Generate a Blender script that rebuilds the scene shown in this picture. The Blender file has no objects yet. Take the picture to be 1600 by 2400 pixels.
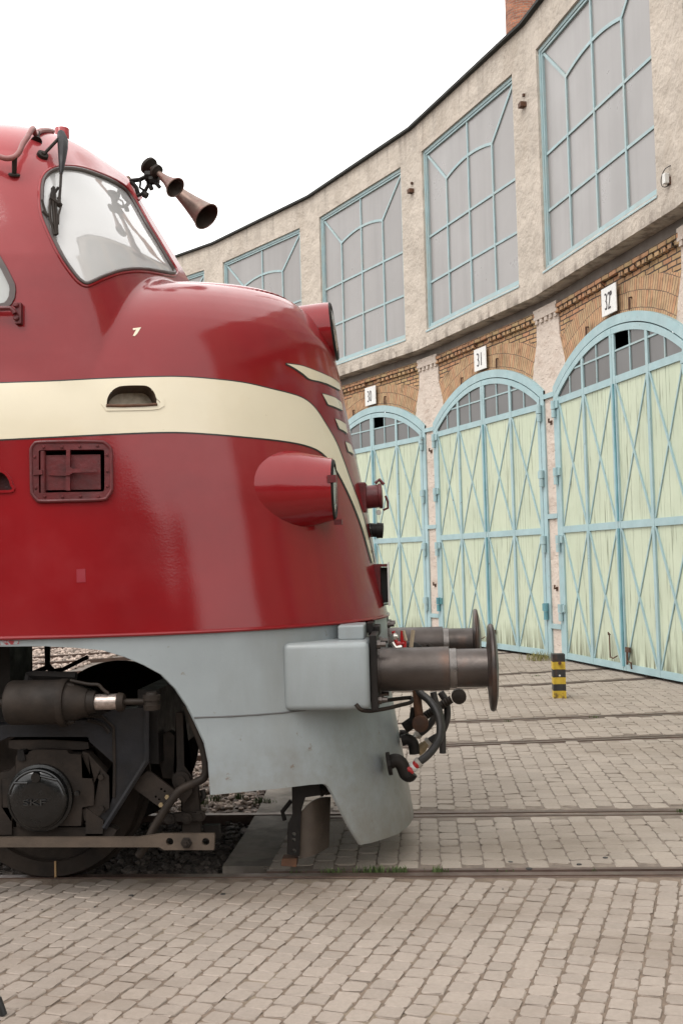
import bpy, bmesh, math, random
import numpy as np
from mathutils import Vector, Matrix
from mathutils.bvhtree import BVHTree

random.seed(7); rng = np.random.default_rng(7)
S = 0.89                                   # all numbers below are in survey units; S turns them into metres
SC = bpy.context.scene; COL = SC.collection

# ------------------------------------------------------------------ camera, sky, sun
FPX, PIT, ROLL, YAW, HCAM = 2541.71, 0.04435, 0.02664, 0.07331, 1.96255
_c, _s = math.cos(YAW), math.sin(YAW); _cp, _sp = math.cos(PIT), math.sin(PIT); _cr, _sr = math.cos(ROLL), math.sin(ROLL)
R0 = np.array([_c, _s, 0]); FW = np.array([-_s*_cp, _c*_cp, _sp]); U0 = np.array([_s*_sp, -_c*_sp, _cp])
CX = _cr*R0 - _sr*U0; CU = _sr*R0 + _cr*U0
O = np.array([0, 0, HCAM])
cam = bpy.data.cameras.new('camera'); co = bpy.data.objects.new('camera', cam); COL.objects.link(co)
cam.sensor_width = 36; cam.lens = FPX/2400*36; cam.clip_end = 2000; cam.clip_start = 0.05
m = Matrix.Identity(4)
for r in range(3):
    m[r][0], m[r][1], m[r][2] = CX[r], CU[r], -FW[r]
m[2][3] = HCAM*S
co.matrix_world = m; SC.camera = co

SUN_EL, SUN_AZ = math.radians(52), math.radians(215)   # high, hazy, behind the camera on its left
W = bpy.data.worlds.new('World'); SC.world = W; W.use_nodes = True
nt = W.node_tree; nt.nodes.clear()
out = nt.nodes.new('ShaderNodeOutputWorld'); bg = nt.nodes.new('ShaderNodeBackground'); sky = nt.nodes.new('ShaderNodeTexSky')
sky.sky_type = 'NISHITA'; sky.sun_disc = False; sky.sun_elevation = SUN_EL; sky.sun_rotation = SUN_AZ
mx = nt.nodes.new('ShaderNodeMix'); mx.data_type = 'RGBA'; mx.inputs[0].default_value = 0.9
mx.inputs[7].default_value = (20.4, 20.1, 19.7, 1)
nt.links.new(sky.outputs[0], mx.inputs[6]); nt.links.new(mx.outputs[2], bg.inputs[0])
bg.inputs[1].default_value = 0.1; nt.links.new(bg.outputs[0], out.inputs[0])
sl = bpy.data.lights.new('sun', 'SUN'); sl.energy = 1.3; sl.angle = math.radians(25); sl.color = (1, .965, .92)
so = bpy.data.objects.new('sun', sl); COL.objects.link(so)
sd = Vector((math.sin(SUN_AZ)*math.cos(SUN_EL), math.cos(SUN_AZ)*math.cos(SUN_EL), math.sin(SUN_EL)))
so.rotation_euler = sd.to_track_quat('Z', 'Y').to_euler(); so.location = (0, 0, 30)
SC.view_settings.view_transform = 'Standard'; SC.view_settings.look = 'None'
SC.view_settings.exposure = .28; SC.view_settings.gamma = 1
SC.cycles.max_bounces = 8; SC.cycles.transparent_max_bounces = 12

# ------------------------------------------------------------------ projection helpers (photo pixels <-> survey units)
def rays(P):
    P = np.asarray(P, float).reshape(-1, 2); a = P[:, 0]-800; b = P[:, 1]-1200
    return FW[None]*FPX + a[:, None]*CX[None] - b[:, None]*CU[None]
def proj(V):
    D = np.asarray(V, float).reshape(-1, 3)-O; d = D@FW
    return np.stack([800+FPX*(D@CX)/d, 1200-FPX*(D@CU)/d], 1)
def atY(P, Y):
    d = rays(P); return O+d*(Y/d[:, 1])[:, None]
def atZ(P, Z):
    d = rays(P); return O+d*((Z-O[2])/d[:, 2])[:, None]
def conv(ox, oy, s):
    return lambda pts: [(ox+x*s, oy+y*s) for x, y in pts]
R1 = conv(0, 280, .34439); R2 = conv(0, 640, .59949); R3 = conv(0, 1450, .34439); R4 = conv(440, 1420, .5102)
Q5 = conv(280, 340, .16582); Q6 = conv(0, 280, .16582); Q7 = conv(0, 560, .16582); Q8 = conv(40, 1010, .17857)
Q9 = conv(880, 1580, .14031); Q3 = conv(560, 1020, .22959); Q1 = conv(880, 1420, .20408); QH = conv(640, 660, .1148); QN = conv(780, 780, .14031)

# ------------------------------------------------------------------ materials
ALB = .73            # the sky of this grey day is bright: paints and stones at their dull measured albedo
def mat(name, col, rough=.6, metal=0., var=.12, vs=5., st=(1, 1, 1), dirt=None, ds=2.5, da=.5, dst=(1, 1, 1), lo=.45, hi=.7,
        bump=0., bs=60., coat=0., spec=.5, island=0., rv=.12, dirt2=None, d2s=20., d2a=.5, d2lo=.55, d2hi=.7, d2st=(1, 1, 1), bump2=0., b2s=3., coatr=.08):
    if metal < .5:
        col = tuple(x*ALB for x in col); dirt = dirt and tuple(x*ALB for x in dirt); dirt2 = dirt2 and tuple(x*ALB for x in dirt2)
    M = bpy.data.materials.new(name); M.use_nodes = True; N = M.node_tree.nodes; L = M.node_tree.links
    B = N['Principled BSDF']; B.inputs['Metallic'].default_value = metal
    B.inputs['Specular IOR Level'].default_value = spec
    B.inputs['Coat Weight'].default_value = coat; B.inputs['Coat Roughness'].default_value = coatr
    g = N.new('ShaderNodeNewGeometry')
    def noise(scale, stretch, detail=6., ro=.6):
        mp = N.new('ShaderNodeMapping'); mp.inputs['Scale'].default_value = stretch; L.new(g.outputs['Position'], mp.inputs['Vector'])
        n = N.new('ShaderNodeTexNoise'); n.inputs['Scale'].default_value = scale; n.inputs['Detail'].default_value = detail; n.inputs['Roughness'].default_value = ro
        L.new(mp.outputs[0], n.inputs['Vector']); return n.outputs['Fac']
    def rng_(f, a, b, c, d):
        r = N.new('ShaderNodeMapRange'); r.inputs[1].default_value = a; r.inputs[2].default_value = b; r.inputs[3].default_value = c; r.inputs[4].default_value = d
        L.new(f, r.inputs[0]); return r.outputs[0]
    def mixc(f, a, b, blend='MIX'):
        x = N.new('ShaderNodeMix'); x.data_type = 'RGBA'; x.blend_type = blend
        for i, v in ((0, f), (6, a), (7, b)):
            if hasattr(v, 'links'): L.new(v, x.inputs[i])
            else: x.inputs[i].default_value = v if i == 0 else (*v, 1)
        return x.outputs[2]
    n1 = noise(vs, st)
    v = rng_(n1, .3, .7, 1-var, 1+var)
    cc = N.new('ShaderNodeVectorMath'); cc.operation = 'SCALE'; cc.inputs[0].default_value = col; L.new(v, cc.inputs['Scale'])
    c = cc.outputs[0]
    if island:
        iv = rng_(g.outputs['Random Per Island'], 0, 1, 1-island, 1+island)
        c2 = N.new('ShaderNodeVectorMath'); c2.operation = 'SCALE'; L.new(c, c2.inputs[0]); L.new(iv, c2.inputs['Scale']); c = c2.outputs[0]
    if dirt:
        c = mixc(rng_(noise(ds, dst), lo, hi, 0, da), c, dirt)
    if dirt2:
        c = mixc(rng_(noise(d2s, d2st), d2lo, d2hi, 0, d2a), c, dirt2)
    L.new(c, B.inputs['Base Color'])
    L.new(rng_(noise(vs*1.7, (1, 1, 1)), .3, .7, max(0, rough-rv), min(1, rough+rv)), B.inputs['Roughness'])
    nrm = None
    if bump2:
        b = N.new('ShaderNodeBump'); b.inputs['Distance'].default_value = bump2; b.inputs['Strength'].default_value = 1
        L.new(noise(b2s, (1, 1, 1), 1.5, .4), b.inputs['Height']); nrm = b.outputs[0]
    if bump:
        b = N.new('ShaderNodeBump'); b.inputs['Distance'].default_value = bump; b.inputs['Strength'].default_value = .8
        L.new(noise(bs, (1, 1, 1)), b.inputs['Height'])
        if nrm: L.new(nrm, b.inputs['Normal'])
        nrm = b.outputs[0]
    if nrm:
        L.new(nrm, B.inputs['Normal'])
        if coat: L.new(nrm, B.inputs['Coat Normal'])
    M['h'] = 1
    return M, N, L, B, noise, rng_, mixc, g, c
def mt(*a, **k): return mat(*a, **k)[0]

RED = mt('red_paint', (.245, .003, .0065), .45, var=.10, vs=1.6, coat=.7, coatr=.05, spec=.12, bump2=.009, b2s=1.6, bump=.0004, bs=90, dirt=(.33, .04, .045), ds=1.3, da=.42, lo=.52, hi=.74,  # pale patches paint wavy reflected haze into the body's red
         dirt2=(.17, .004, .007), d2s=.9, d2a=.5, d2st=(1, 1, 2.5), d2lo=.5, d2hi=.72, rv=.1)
def roof_sheen():
    # chalky red rising with height paints the sky's sheen on roof and bonnet top
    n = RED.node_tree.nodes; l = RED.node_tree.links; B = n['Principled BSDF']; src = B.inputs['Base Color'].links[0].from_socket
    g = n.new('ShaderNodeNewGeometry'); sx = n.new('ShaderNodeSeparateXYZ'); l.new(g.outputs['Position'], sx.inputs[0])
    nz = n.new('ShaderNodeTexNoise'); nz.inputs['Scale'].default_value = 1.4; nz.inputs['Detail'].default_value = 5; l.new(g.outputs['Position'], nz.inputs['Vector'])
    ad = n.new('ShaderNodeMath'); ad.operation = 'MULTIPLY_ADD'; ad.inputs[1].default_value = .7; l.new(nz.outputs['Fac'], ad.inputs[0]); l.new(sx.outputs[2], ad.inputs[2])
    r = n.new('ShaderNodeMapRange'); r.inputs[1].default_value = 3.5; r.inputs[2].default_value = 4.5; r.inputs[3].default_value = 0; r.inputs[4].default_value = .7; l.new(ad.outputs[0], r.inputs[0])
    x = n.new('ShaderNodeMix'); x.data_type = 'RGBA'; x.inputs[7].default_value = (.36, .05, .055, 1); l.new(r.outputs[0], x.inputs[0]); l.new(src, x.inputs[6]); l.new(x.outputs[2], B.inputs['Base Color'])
roof_sheen()
REDD = mt('old_red_paint', (.125, .012, .014), .5, spec=.3, var=.25, vs=14, dirt=(.06, .012, .012), ds=9, da=.7, coat=.15, bump=.002, bs=50)
REDB = mt('bright_red', (.45, .012, .012), .4, var=.1)
CREAM = mt('cream_paint', (.82, .735, .55), .38, var=.04, vs=2, coat=.35, dirt=(.70, .55, .33), ds=2.2, da=.35, lo=.52, hi=.75, dirt2=(.45, .33, .2), d2s=26, d2a=.4, d2lo=.68, d2hi=.78, bump2=.006, b2s=2.2)
BLKL = mt('black_line', (.02, .017, .015), .5)
def splash():
    # road dirt thrown up on the foot of the skirt
    n = GREY.node_tree.nodes; l = GREY.node_tree.links; B = n['Principled BSDF']; src = B.inputs['Base Color'].links[0].from_socket
    g = n.new('ShaderNodeNewGeometry'); sx = n.new('ShaderNodeSeparateXYZ'); l.new(g.outputs['Position'], sx.inputs[0])
    nz = n.new('ShaderNodeTexNoise'); nz.inputs['Scale'].default_value = 9; nz.inputs['Detail'].default_value = 8; nz.inputs['Roughness'].default_value = .7; l.new(g.outputs['Position'], nz.inputs['Vector'])
    ad = n.new('ShaderNodeMath'); ad.operation = 'MULTIPLY_ADD'; ad.inputs[1].default_value = -1.1; l.new(nz.outputs['Fac'], ad.inputs[0]); l.new(sx.outputs[2], ad.inputs[2])
    r = n.new('ShaderNodeMapRange'); r.inputs[1].default_value = -.45; r.inputs[2].default_value = .25; r.inputs[3].default_value = .75; r.inputs[4].default_value = 0; l.new(ad.outputs[0], r.inputs[0])
    x = n.new('ShaderNodeMix'); x.data_type = 'RGBA'; x.inputs[7].default_value = (.13, .11, .085, 1); l.new(r.outputs[0], x.inputs[0]); l.new(src, x.inputs[6]); l.new(x.outputs[2], B.inputs['Base Color'])
GREY = mt('grey_paint', (.31, .345, .356), .45, var=.09, vs=2.2, coat=.1, dirt=(.22, .22, .20), ds=2.2, dst=(1, 1, .25), da=.6, lo=.5, hi=.75, dirt2=(.16, .10, .06), d2s=17, d2a=.8, d2lo=.665, d2hi=.73, bump2=.007, b2s=2.5, bump=.0006, bs=70)
splash()
IRON = mt('dark_iron', (.017, .015, .014), .55, metal=.25, var=.4, vs=7, dirt=(.036, .026, .02), ds=4, da=.6, lo=.45, hi=.75, bump=.002, bs=40, spec=.2)
IRONB = mt('dusty_brown_iron', (.030, .022, .017), .65, metal=.15, var=.35, vs=8, dirt=(.016, .014, .013), ds=5, da=.7, bump=.002, bs=40, spec=.2)
IRONG = mt('bluish_black_frame', (.022, .022, .025), .5, metal=.2, var=.3, vs=6, dirt=(.032, .026, .022), ds=4, da=.5, bump=.0015, bs=50, spec=.2)
GLOSSK = mt('greasy_black', (.004, .004, .004), .22, var=.3, vs=20, bump=.0008, bs=40, rv=.08)
BUFF = mt('worn_buffer_steel', (.098, .083, .076), .42, metal=.8, var=.3, vs=6, st=(1, 1, 1), dirt=(.045, .037, .032), ds=3, da=.85, lo=.45, hi=.65, dirt2=(.16, .065, .028), d2s=4, d2a=.3, d2lo=.55, d2hi=.72, bump=.0012, bs=60)
RUST = mt('rust', (.12, .052, .025), .75, metal=.1, var=.35, vs=12, dirt=(.04, .025, .02), ds=8, da=.7, bump=.002, bs=60)
STEEL = mt('bare_steel', (.55, .52, .48), .3, metal=.9, var=.2, vs=30)
RUBBER = mt('hose_rubber', (.022, .019, .018), .55, var=.3, vs=10, dirt=(.06, .045, .035), ds=6, da=.4)
BRASS = mt('dull_brass', (.30, .22, .12), .55, metal=.2, var=.3, vs=20)
WHITEP = mt('white_paint', (.75, .74, .70), .45, var=.08)
HORN = mt('horn_bronze', (.20, .135, .11), .42, metal=.6, var=.3, vs=9, dirt=(.16, .03, .035), ds=7, da=.6, lo=.5, hi=.65)
HORNI = mt('horn_inside', (.06, .043, .032), .6, metal=.3, var=.3, vs=12)
RUBG = mt('window_gasket', (.085, .06, .055), .4, var=.3, vs=9)
TEAL = mt('teal_iron', (.375, .52, .54), .5, var=.10, vs=4, dirt=(.32, .52, .55), ds=2.5, da=.5, dirt2=(.16, .10, .06), d2s=12, d2a=.8, d2lo=.66, d2hi=.74, bump=.001, bs=80)
TEALD = mt('dark_teal_iron', (.10, .28, .32), .5, var=.15, vs=4, dirt=(.22, .42, .48), ds=2, da=.5)
TEALW = mt('window_teal_iron', (.36, .50, .52), .5, var=.08, vs=4, dirt=(.42, .47, .44), ds=2.2, da=.6, dirt2=(.2, .18, .15), d2s=14, d2a=.5, d2lo=.62, d2hi=.74)
PLATEW = mt('enamel_white', (.80, .79, .76), .3, var=.04, vs=6, dirt=(.5, .42, .33), ds=7, da=.5, lo=.6, hi=.75)
DIGIT = mt('faded_black_digit', (.045, .035, .04), .6, var=.2)
YEL = mt('bollard_yellow', (.62, .42, .035), .55, var=.12, vs=12, dirt=(.10, .05, .03), ds=9, da=.85, lo=.56, hi=.66)
BLK = mt('bollard_black', (.028, .026, .025), .6, var=.2, vs=10, dirt=(.11, .05, .03), ds=9, da=.7, lo=.56, hi=.68)
CONC = mt('concrete_edge', (.33, .285, .24), .85, var=.15, vs=4, dirt=(.085, .07, .055), ds=1.6, da=.85, lo=.42, hi=.6, bump=.006, bs=30)
BEAM = mt('grey_beam', (.22, .19, .165), .85, var=.12, vs=3, dirt=(.11, .09, .075), ds=2, da=.6, bump=.003, bs=25)
SOIL = mt('joint_soil', (.225, .168, .125), .95, var=.3, vs=18, dirt=(.12, .085, .06), ds=2.2, da=.8, dirt2=(.36, .29, .21), d2s=2.2, d2a=.7, d2lo=.55, d2hi=.65, bump=.006, bs=90)
RAILM = mt('rail_steel', (.16, .105, .085), .45, metal=.45, var=.25, vs=5, dirt=(.09, .055, .042), ds=7, da=.6, bump=.0015, bs=50)
RAILK = mt('rail_side', (.05, .037, .03), .8, metal=.1, var=.3, vs=8)
STONE = mt('ballast', (.40, .315, .265), .9, var=.2, vs=12, island=.55, bump=.003, bs=70)
STONED = mt('dark_ballast', (.075, .06, .05), .9, var=.2, vs=12, island=.6, bump=.003, bs=70)  # darker stones laid between the rails
GRASS = mt('grass', (.085, .125, .035), .8, var=.3, vs=9, island=.35)
GRASSY = mt('dry_grass', (.24, .22, .07), .8, var=.3, vs=9, island=.35)
TRIP = mt('black_rubber', (.012, .013, .014), .4, var=.2)
INSIDE = mt('cab_lining', (.66, .63, .60), .6, var=.05)
DARKIN = mt('shed_interior', (.022, .022, .022), .9, var=.2)
ROOFM = mt('roof_felt', (.035, .036, .033), .85, var=.25, vs=4)
TAN = mt('bulkhead_tan', (.22, .14, .09), .5, var=.2)

def paver_mat(name, col, var2):
    M, N, L, B, noise, rg, mixc, g, c = mat(name, col, .82, var=.08, vs=40, island=.07, dirt=(col[0]*.62, col[1]*.58, col[2]*.53), ds=.9, dst=(.6, 1.3, 1), da=.75, lo=.48, hi=.68,
        dirt2=(.045, .035, .03), d2s=3.4, d2a=.65, d2lo=.69, d2hi=.76, bump=.0025, bs=120)
    return M
PAVA = paver_mat('paver_front', (.38, .318, .268), .1)
PAVB = paver_mat('paver_back', (.37, .312, .258), .1)

def plaster_mat():
    M, N, L, B, noise, rg, mixc, g, c = mat('stained_plaster', (.60, .525, .445), .9, var=.12, vs=1.3, dirt=(.45, .375, .30), ds=1.1, dst=(1, 1, .45), da=.55, lo=.5, hi=.72,
        dirt2=(.22, .175, .14), d2s=11, d2st=(1, 1, .4), d2a=.6, d2lo=.66, d2hi=.72, bump=.03, bs=16, bump2=.05, b2s=4)
    # dirt washed down over the sill band at the foot of the wall
    sx = N.new('ShaderNodeSeparateXYZ'); L.new(g.outputs['Position'], sx.inputs[0])
    z = rg(sx.outputs[2], 6.08, 6.33, 1, 0)
    st = rg(noise(4.5, (1, 1, .10)), .46, .62, 0, .75)
    mu = N.new('ShaderNodeMath'); mu.operation = 'MULTIPLY'; L.new(z, mu.inputs[0]); L.new(st, mu.inputs[1])
    ca = mixc(mu.outputs[0], c, (.14, .115, .095))
    zt = rg(sx.outputs[2], 9.95, 10.72, 0, 1); sn = rg(noise(6.5, (1, 1, .06)), .50, .66, 0, .6)
    mu2 = N.new('ShaderNodeMath'); mu2.operation = 'MULTIPLY'; L.new(zt, mu2.inputs[0]); L.new(sn, mu2.inputs[1])
    L.new(mixc(mu2.outputs[0], ca, (.20, .17, .145)), B.inputs['Base Color'])
    return M
PLAST = plaster_mat()
PIER = mt('pink_render', (.72, .615, .53), .9, var=.07, vs=2, dirt=(.45, .33, .26), ds=2.5, dst=(1, 1, 2.5), da=.6, lo=.5, hi=.7, dirt2=(.24, .18, .14), d2s=7, d2st=(.7, .7, 5), d2a=.7, d2lo=.60, d2hi=.69, bump=.035, bs=16)

def plank_mat():
    M, N, L, B, noise, rg, mixc, g, c = mat('pale_green_planks', (.60, .66, .495), .6, var=.06, vs=1.5, dirt=(.47, .55, .41), ds=1.2, dst=(1, 1, .4), da=.45, lo=.48, hi=.7,
        dirt2=(.17, .19, .12), d2s=11, d2st=(1.7, 1.7, .11), d2a=.8, d2lo=.575, d2hi=.68, bump=.0015, bs=60)
    uv = N.new('ShaderNodeUVMap'); sx = N.new('ShaderNodeSeparateXYZ'); L.new(uv.outputs[0], sx.inputs[0])
    w = N.new('ShaderNodeMath'); w.operation = 'FRACT'; dv = N.new('ShaderNodeMath'); dv.operation = 'DIVIDE'; dv.inputs[1].default_value = .093
    L.new(sx.outputs[0], dv.inputs[0]); L.new(dv.outputs[0], w.inputs[0])
    ab = N.new('ShaderNodeMath'); ab.operation = 'SUBTRACT'; ab.inputs[1].default_value = .5; L.new(w.outputs[0], ab.inputs[0])
    ab2 = N.new('ShaderNodeMath'); ab2.operation = 'ABSOLUTE'; L.new(ab.outputs[0], ab2.inputs[0])
    fl = N.new('ShaderNodeMath'); fl.operation = 'FLOOR'; ad = N.new('ShaderNodeMath'); ad.operation = 'ADD'; ad.inputs[1].default_value = .5
    L.new(dv.outputs[0], ad.inputs[0]); L.new(ad.outputs[0], fl.inputs[0])
    oi = N.new('ShaderNodeObjectInfo'); wn = N.new('ShaderNodeTexWhiteNoise'); wn.noise_dimensions = '2D'; cb = N.new('ShaderNodeCombineXYZ')
    L.new(fl.outputs[0], cb.inputs[0]); L.new(oi.outputs['Random'], cb.inputs[1]); L.new(cb.outputs[0], wn.inputs['Vector'])
    m0 = N.new('ShaderNodeMath'); m0.operation = 'MULTIPLY'; L.new(rg(ab2.outputs[0], .455, .49, 0, 1), m0.inputs[0]); L.new(rg(wn.outputs['Value'], .45, .9, .12, 1), m0.inputs[1])
    seam = m0.outputs[0]
    st = rg(noise(2.2, (1, 1, .3)), .36, .62, .1, .95)
    mu = N.new('ShaderNodeMath'); mu.operation = 'MULTIPLY'; L.new(seam, mu.inputs[0]); L.new(st, mu.inputs[1])
    c2 = mixc(mu.outputs[0], c, (.13, .15, .09))
    # rot and splash dirt along the bottom and under the rails
    zz = sx.outputs[1]
    foot = rg(zz, .10, .60, 1, 0); fs = rg(noise(8, (1.8, 1.8, .16)), .40, .58, 0, 1)
    mu2 = N.new('ShaderNodeMath'); mu2.operation = 'MULTIPLY'; L.new(foot, mu2.inputs[0]); L.new(fs, mu2.inputs[1])
    c3 = mixc(mu2.outputs[0], c2, (.10, .10, .055))
    L.new(c3, B.inputs['Base Color'])
    bp = N.new('ShaderNodeBump'); bp.inputs['Distance'].default_value = .012; bp.invert = True; L.new(seam, bp.inputs['Height'])
    L.new(bp.outputs[0], B.inputs['Normal'])
    return M
PLANK = plank_mat()

def brick_mat(name, w, h, c1, c2, mortar, ms=.010):
    M, N, L, B, noise, rg, mixc, g, c = mat(name, (1, 1, 1), .88, var=.2, vs=7, dirt=(.5, .46, .40), ds=2, da=.5, dirt2=(.28, .25, .22), d2s=3.2, d2a=.6, d2lo=.58, d2hi=.70, lo=.5, hi=.7)
    uv = N.new('ShaderNodeUVMap'); b = N.new('ShaderNodeTexBrick')
    nz = N.new('ShaderNodeTexNoise'); nz.inputs['Scale'].default_value = 6; L.new(uv.outputs[0], nz.inputs['Vector'])
    dv = N.new('ShaderNodeVectorMath'); dv.operation = 'MULTIPLY_ADD'; dv.inputs[1].default_value = (.03, .03, 0); L.new(nz.outputs['Color'], dv.inputs[0]); L.new(uv.outputs[0], dv.inputs[2])
    L.new(dv.outputs[0], b.inputs['Vector']); b.inputs['Scale'].default_value = 1
    b.inputs['Brick Width'].default_value = w; b.inputs['Row Height'].default_value = h; b.inputs['Mortar Size'].default_value = ms; b.inputs['Mortar Smooth'].default_value = .3
    b.inputs['Color1'].default_value = (*c1, 1); b.inputs['Color2'].default_value = (*c2, 1); b.inputs['Mortar'].default_value = (*mortar, 1); b.inputs['Bias'].default_value = 0
    L.new(mixc(1.0, b.outputs['Color'], c, 'MULTIPLY'), B.inputs['Base Color'])
    bp = N.new('ShaderNodeBump'); bp.inputs['Distance'].default_value = .012; bp.invert = True; L.new(b.outputs['Fac'], bp.inputs['Height'])
    b2 = N.new('ShaderNodeBump'); b2.inputs['Distance'].default_value = .006; L.new(noise(30, (1, 1, 1)), b2.inputs['Height']); L.new(bp.outputs[0], b2.inputs['Normal'])
    L.new(b2.outputs[0], B.inputs['Normal'])
    return M
BRICK = brick_mat('wall_brick', .27, .086, (.56, .28, .15), (.52, .36, .18), (.075, .052, .04), .013)
BRICKA = brick_mat('arch_brick', .072, .27, (.56, .30, .16), (.53, .37, .205), (.20, .13, .09), .007)
BRICKC = brick_mat('chimney_brick', .34, .12, (.50, .19, .10), (.27, .10, .06), (.36, .26, .2), .016)

def glass_mat(name, tint, op, rough):
    M = bpy.data.materials.new(name); M.use_nodes = True; N = M.node_tree.nodes; L = M.node_tree.links
    N.remove(N['Principled BSDF']); o = N['Material Output']
    t = N.new('ShaderNodeBsdfTransparent'); t.inputs[0].default_value = (.86, .87, .87, 1)
    gl = N.new('ShaderNodeBsdfGlossy'); gl.inputs['Roughness'].default_value = rough
    df = N.new('ShaderNodeBsdfDiffuse'); df.inputs[0].default_value = (*tint, 1)
    fr = N.new('ShaderNodeFresnel'); fr.inputs[0].default_value = 2.1
    a = N.new('ShaderNodeMixShader'); a.inputs[0].default_value = op; b = N.new('ShaderNodeMixShader')
    L.new(t.outputs[0], a.inputs[1]); L.new(df.outputs[0], a.inputs[2]); L.new(fr.outputs[0], b.inputs[0]); L.new(a.outputs[0], b.inputs[1]); L.new(gl.outputs[0], b.inputs[2])
    L.new(b.outputs[0], o.inputs[0]); return M
GLASS = glass_mat('cab_glass', (.80, .79, .78), .56, .015)
LENS = glass_mat('lamp_glass', (.5, .5, .46), .45, .05)
def pane_mat(name, col, rough, wire):
    M, N, L, B, noise, rg, mixc, g, c = mat(name, col, rough, var=.05, vs=.7, island=.05, dirt=tuple(x*.70 for x in col), ds=2.6, dst=(1, 1, .07), da=.45, lo=.42, hi=.68, rv=.06, bump2=.01, b2s=1.1, spec=.6)
    return M
PANE = pane_mat('wired_glass', (.30, .282, .272), .32, 1)
PANED = pane_mat('dusty_dark_glass', (.105, .098, .094), .35, 1)

# ------------------------------------------------------------------ mesh builder
class MB:
    def __init__(s): s.v = []; s.f = []; s.uv = None
    def add(s, verts, faces):
        n = len(s.v); s.v += [tuple(map(float, p)) for p in verts]; s.f += [tuple(i+n for i in f) for f in faces]; return s
    def box(s, lo, hi, bev=0.):
        (a, b, c), (d, e, f) = lo, hi
        if bev:
            bm = bmesh.new(); bmesh.ops.create_cube(bm, size=1)
            for v in bm.verts: v.co = Vector(((a+d)/2+v.co.x*(d-a), (b+e)/2+v.co.y*(e-b), (c+f)/2+v.co.z*(f-c)))
            bmesh.ops.bevel(bm, geom=bm.edges[:], offset=bev, segments=3, affect='EDGES', profile=.5)
            bm.verts.index_update(); s.add([v.co for v in bm.verts], [[v.index for v in q.verts] for q in bm.faces]); bm.free(); return s
        return s.add([(a, b, c), (d, b, c), (d, e, c), (a, e, c), (a, b, f), (d, b, f), (d, e, f), (a, e, f)],
                     [(0, 3, 2, 1), (4, 5, 6, 7), (0, 1, 5, 4), (1, 2, 6, 5), (2, 3, 7, 6), (3, 0, 4, 7)])
    def loft(s, A, B, cap=True):
        n = len(A); s.add(list(A)+list(B), [(i, (i+1) % n, n+(i+1) % n, n+i) for i in range(n)]+([tuple(range(n))[::-1], tuple(range(n, 2*n))] if cap else [])); return s
    def prism(s, P, d):
        P = [np.array(p, float) for p in P]; return s.loft(P, [p+np.array(d, float) for p in P])
    def tube(s, P, r, n=10, caps=True):
        P = np.array(P, float); m_ = len(P); rr = np.full(m_, r) if np.isscalar(r) else np.array(r, float)
        T = np.gradient(P, axis=0); T /= np.linalg.norm(T, axis=1)[:, None]+1e-12
        up = np.array([0, 0, 1.]) if abs(T[0][2]) < .9 else np.array([1., 0, 0])
        a = np.cross(T[0], up); a /= np.linalg.norm(a); V = []
        for i in range(m_):
            a = a-T[i]*(a@T[i]); a /= np.linalg.norm(a)+1e-12; b = np.cross(T[i], a)
            for k in range(n):
                t = 2*math.pi*k/n; V.append(P[i]+rr[i]*(math.cos(t)*a+math.sin(t)*b))
        F = [(i*n+k, i*n+(k+1) % n, (i+1)*n+(k+1) % n, (i+1)*n+k) for i in range(m_-1) for k in range(n)]
        if caps: F += [tuple(range(n))[::-1], tuple(range((m_-1)*n, m_*n))]
        return s.add(V, F)
    def lathe(s, o, ax, prof, n=32, caps=True):
        o = np.array(o, float); ax = np.array(ax, float); ax /= np.linalg.norm(ax)
        up = np.array([0, 0, 1.]) if abs(ax[2]) < .9 else np.array([1., 0, 0])
        a = np.cross(ax, up); a /= np.linalg.norm(a); b = np.cross(ax, a); V = []
        for t, r in prof:
            for k in range(n):
                th = 2*math.pi*k/n; V.append(o+ax*t+r*(math.cos(th)*a+math.sin(th)*b))
        m_ = len(prof); F = [(i*n+k, i*n+(k+1) % n, (i+1)*n+(k+1) % n, (i+1)*n+k) for i in range(m_-1) for k in range(n)]
        if caps: F += [tuple(range(n))[::-1], tuple(range((m_-1)*n, m_*n))]
        return s.add(V, F)
def spline(P, n=40):
    P = np.array(P, float); m_ = len(P); Q = np.vstack([2*P[0]-P[1], P, 2*P[-1]-P[-2]]); out = []
    for t in np.linspace(0, m_-1-1e-6, n):
        i = int(t); u = t-i; p0, p1, p2, p3 = Q[i:i+4]
        out.append(.5*((2*p1)+(-p0+p2)*u+(2*p0-5*p1+4*p2-p3)*u*u+(-p0+3*p1-3*p2+p3)*u**3))
    return np.array(out)
def resample(P, n):
    P = np.array(P, float); d = np.r_[0, np.cumsum(np.linalg.norm(np.diff(P, axis=0), axis=1))]; t = np.linspace(0, d[-1], n)
    return np.stack([np.interp(t, d, P[:, k]) for k in range(P.shape[1])], 1)

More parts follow.
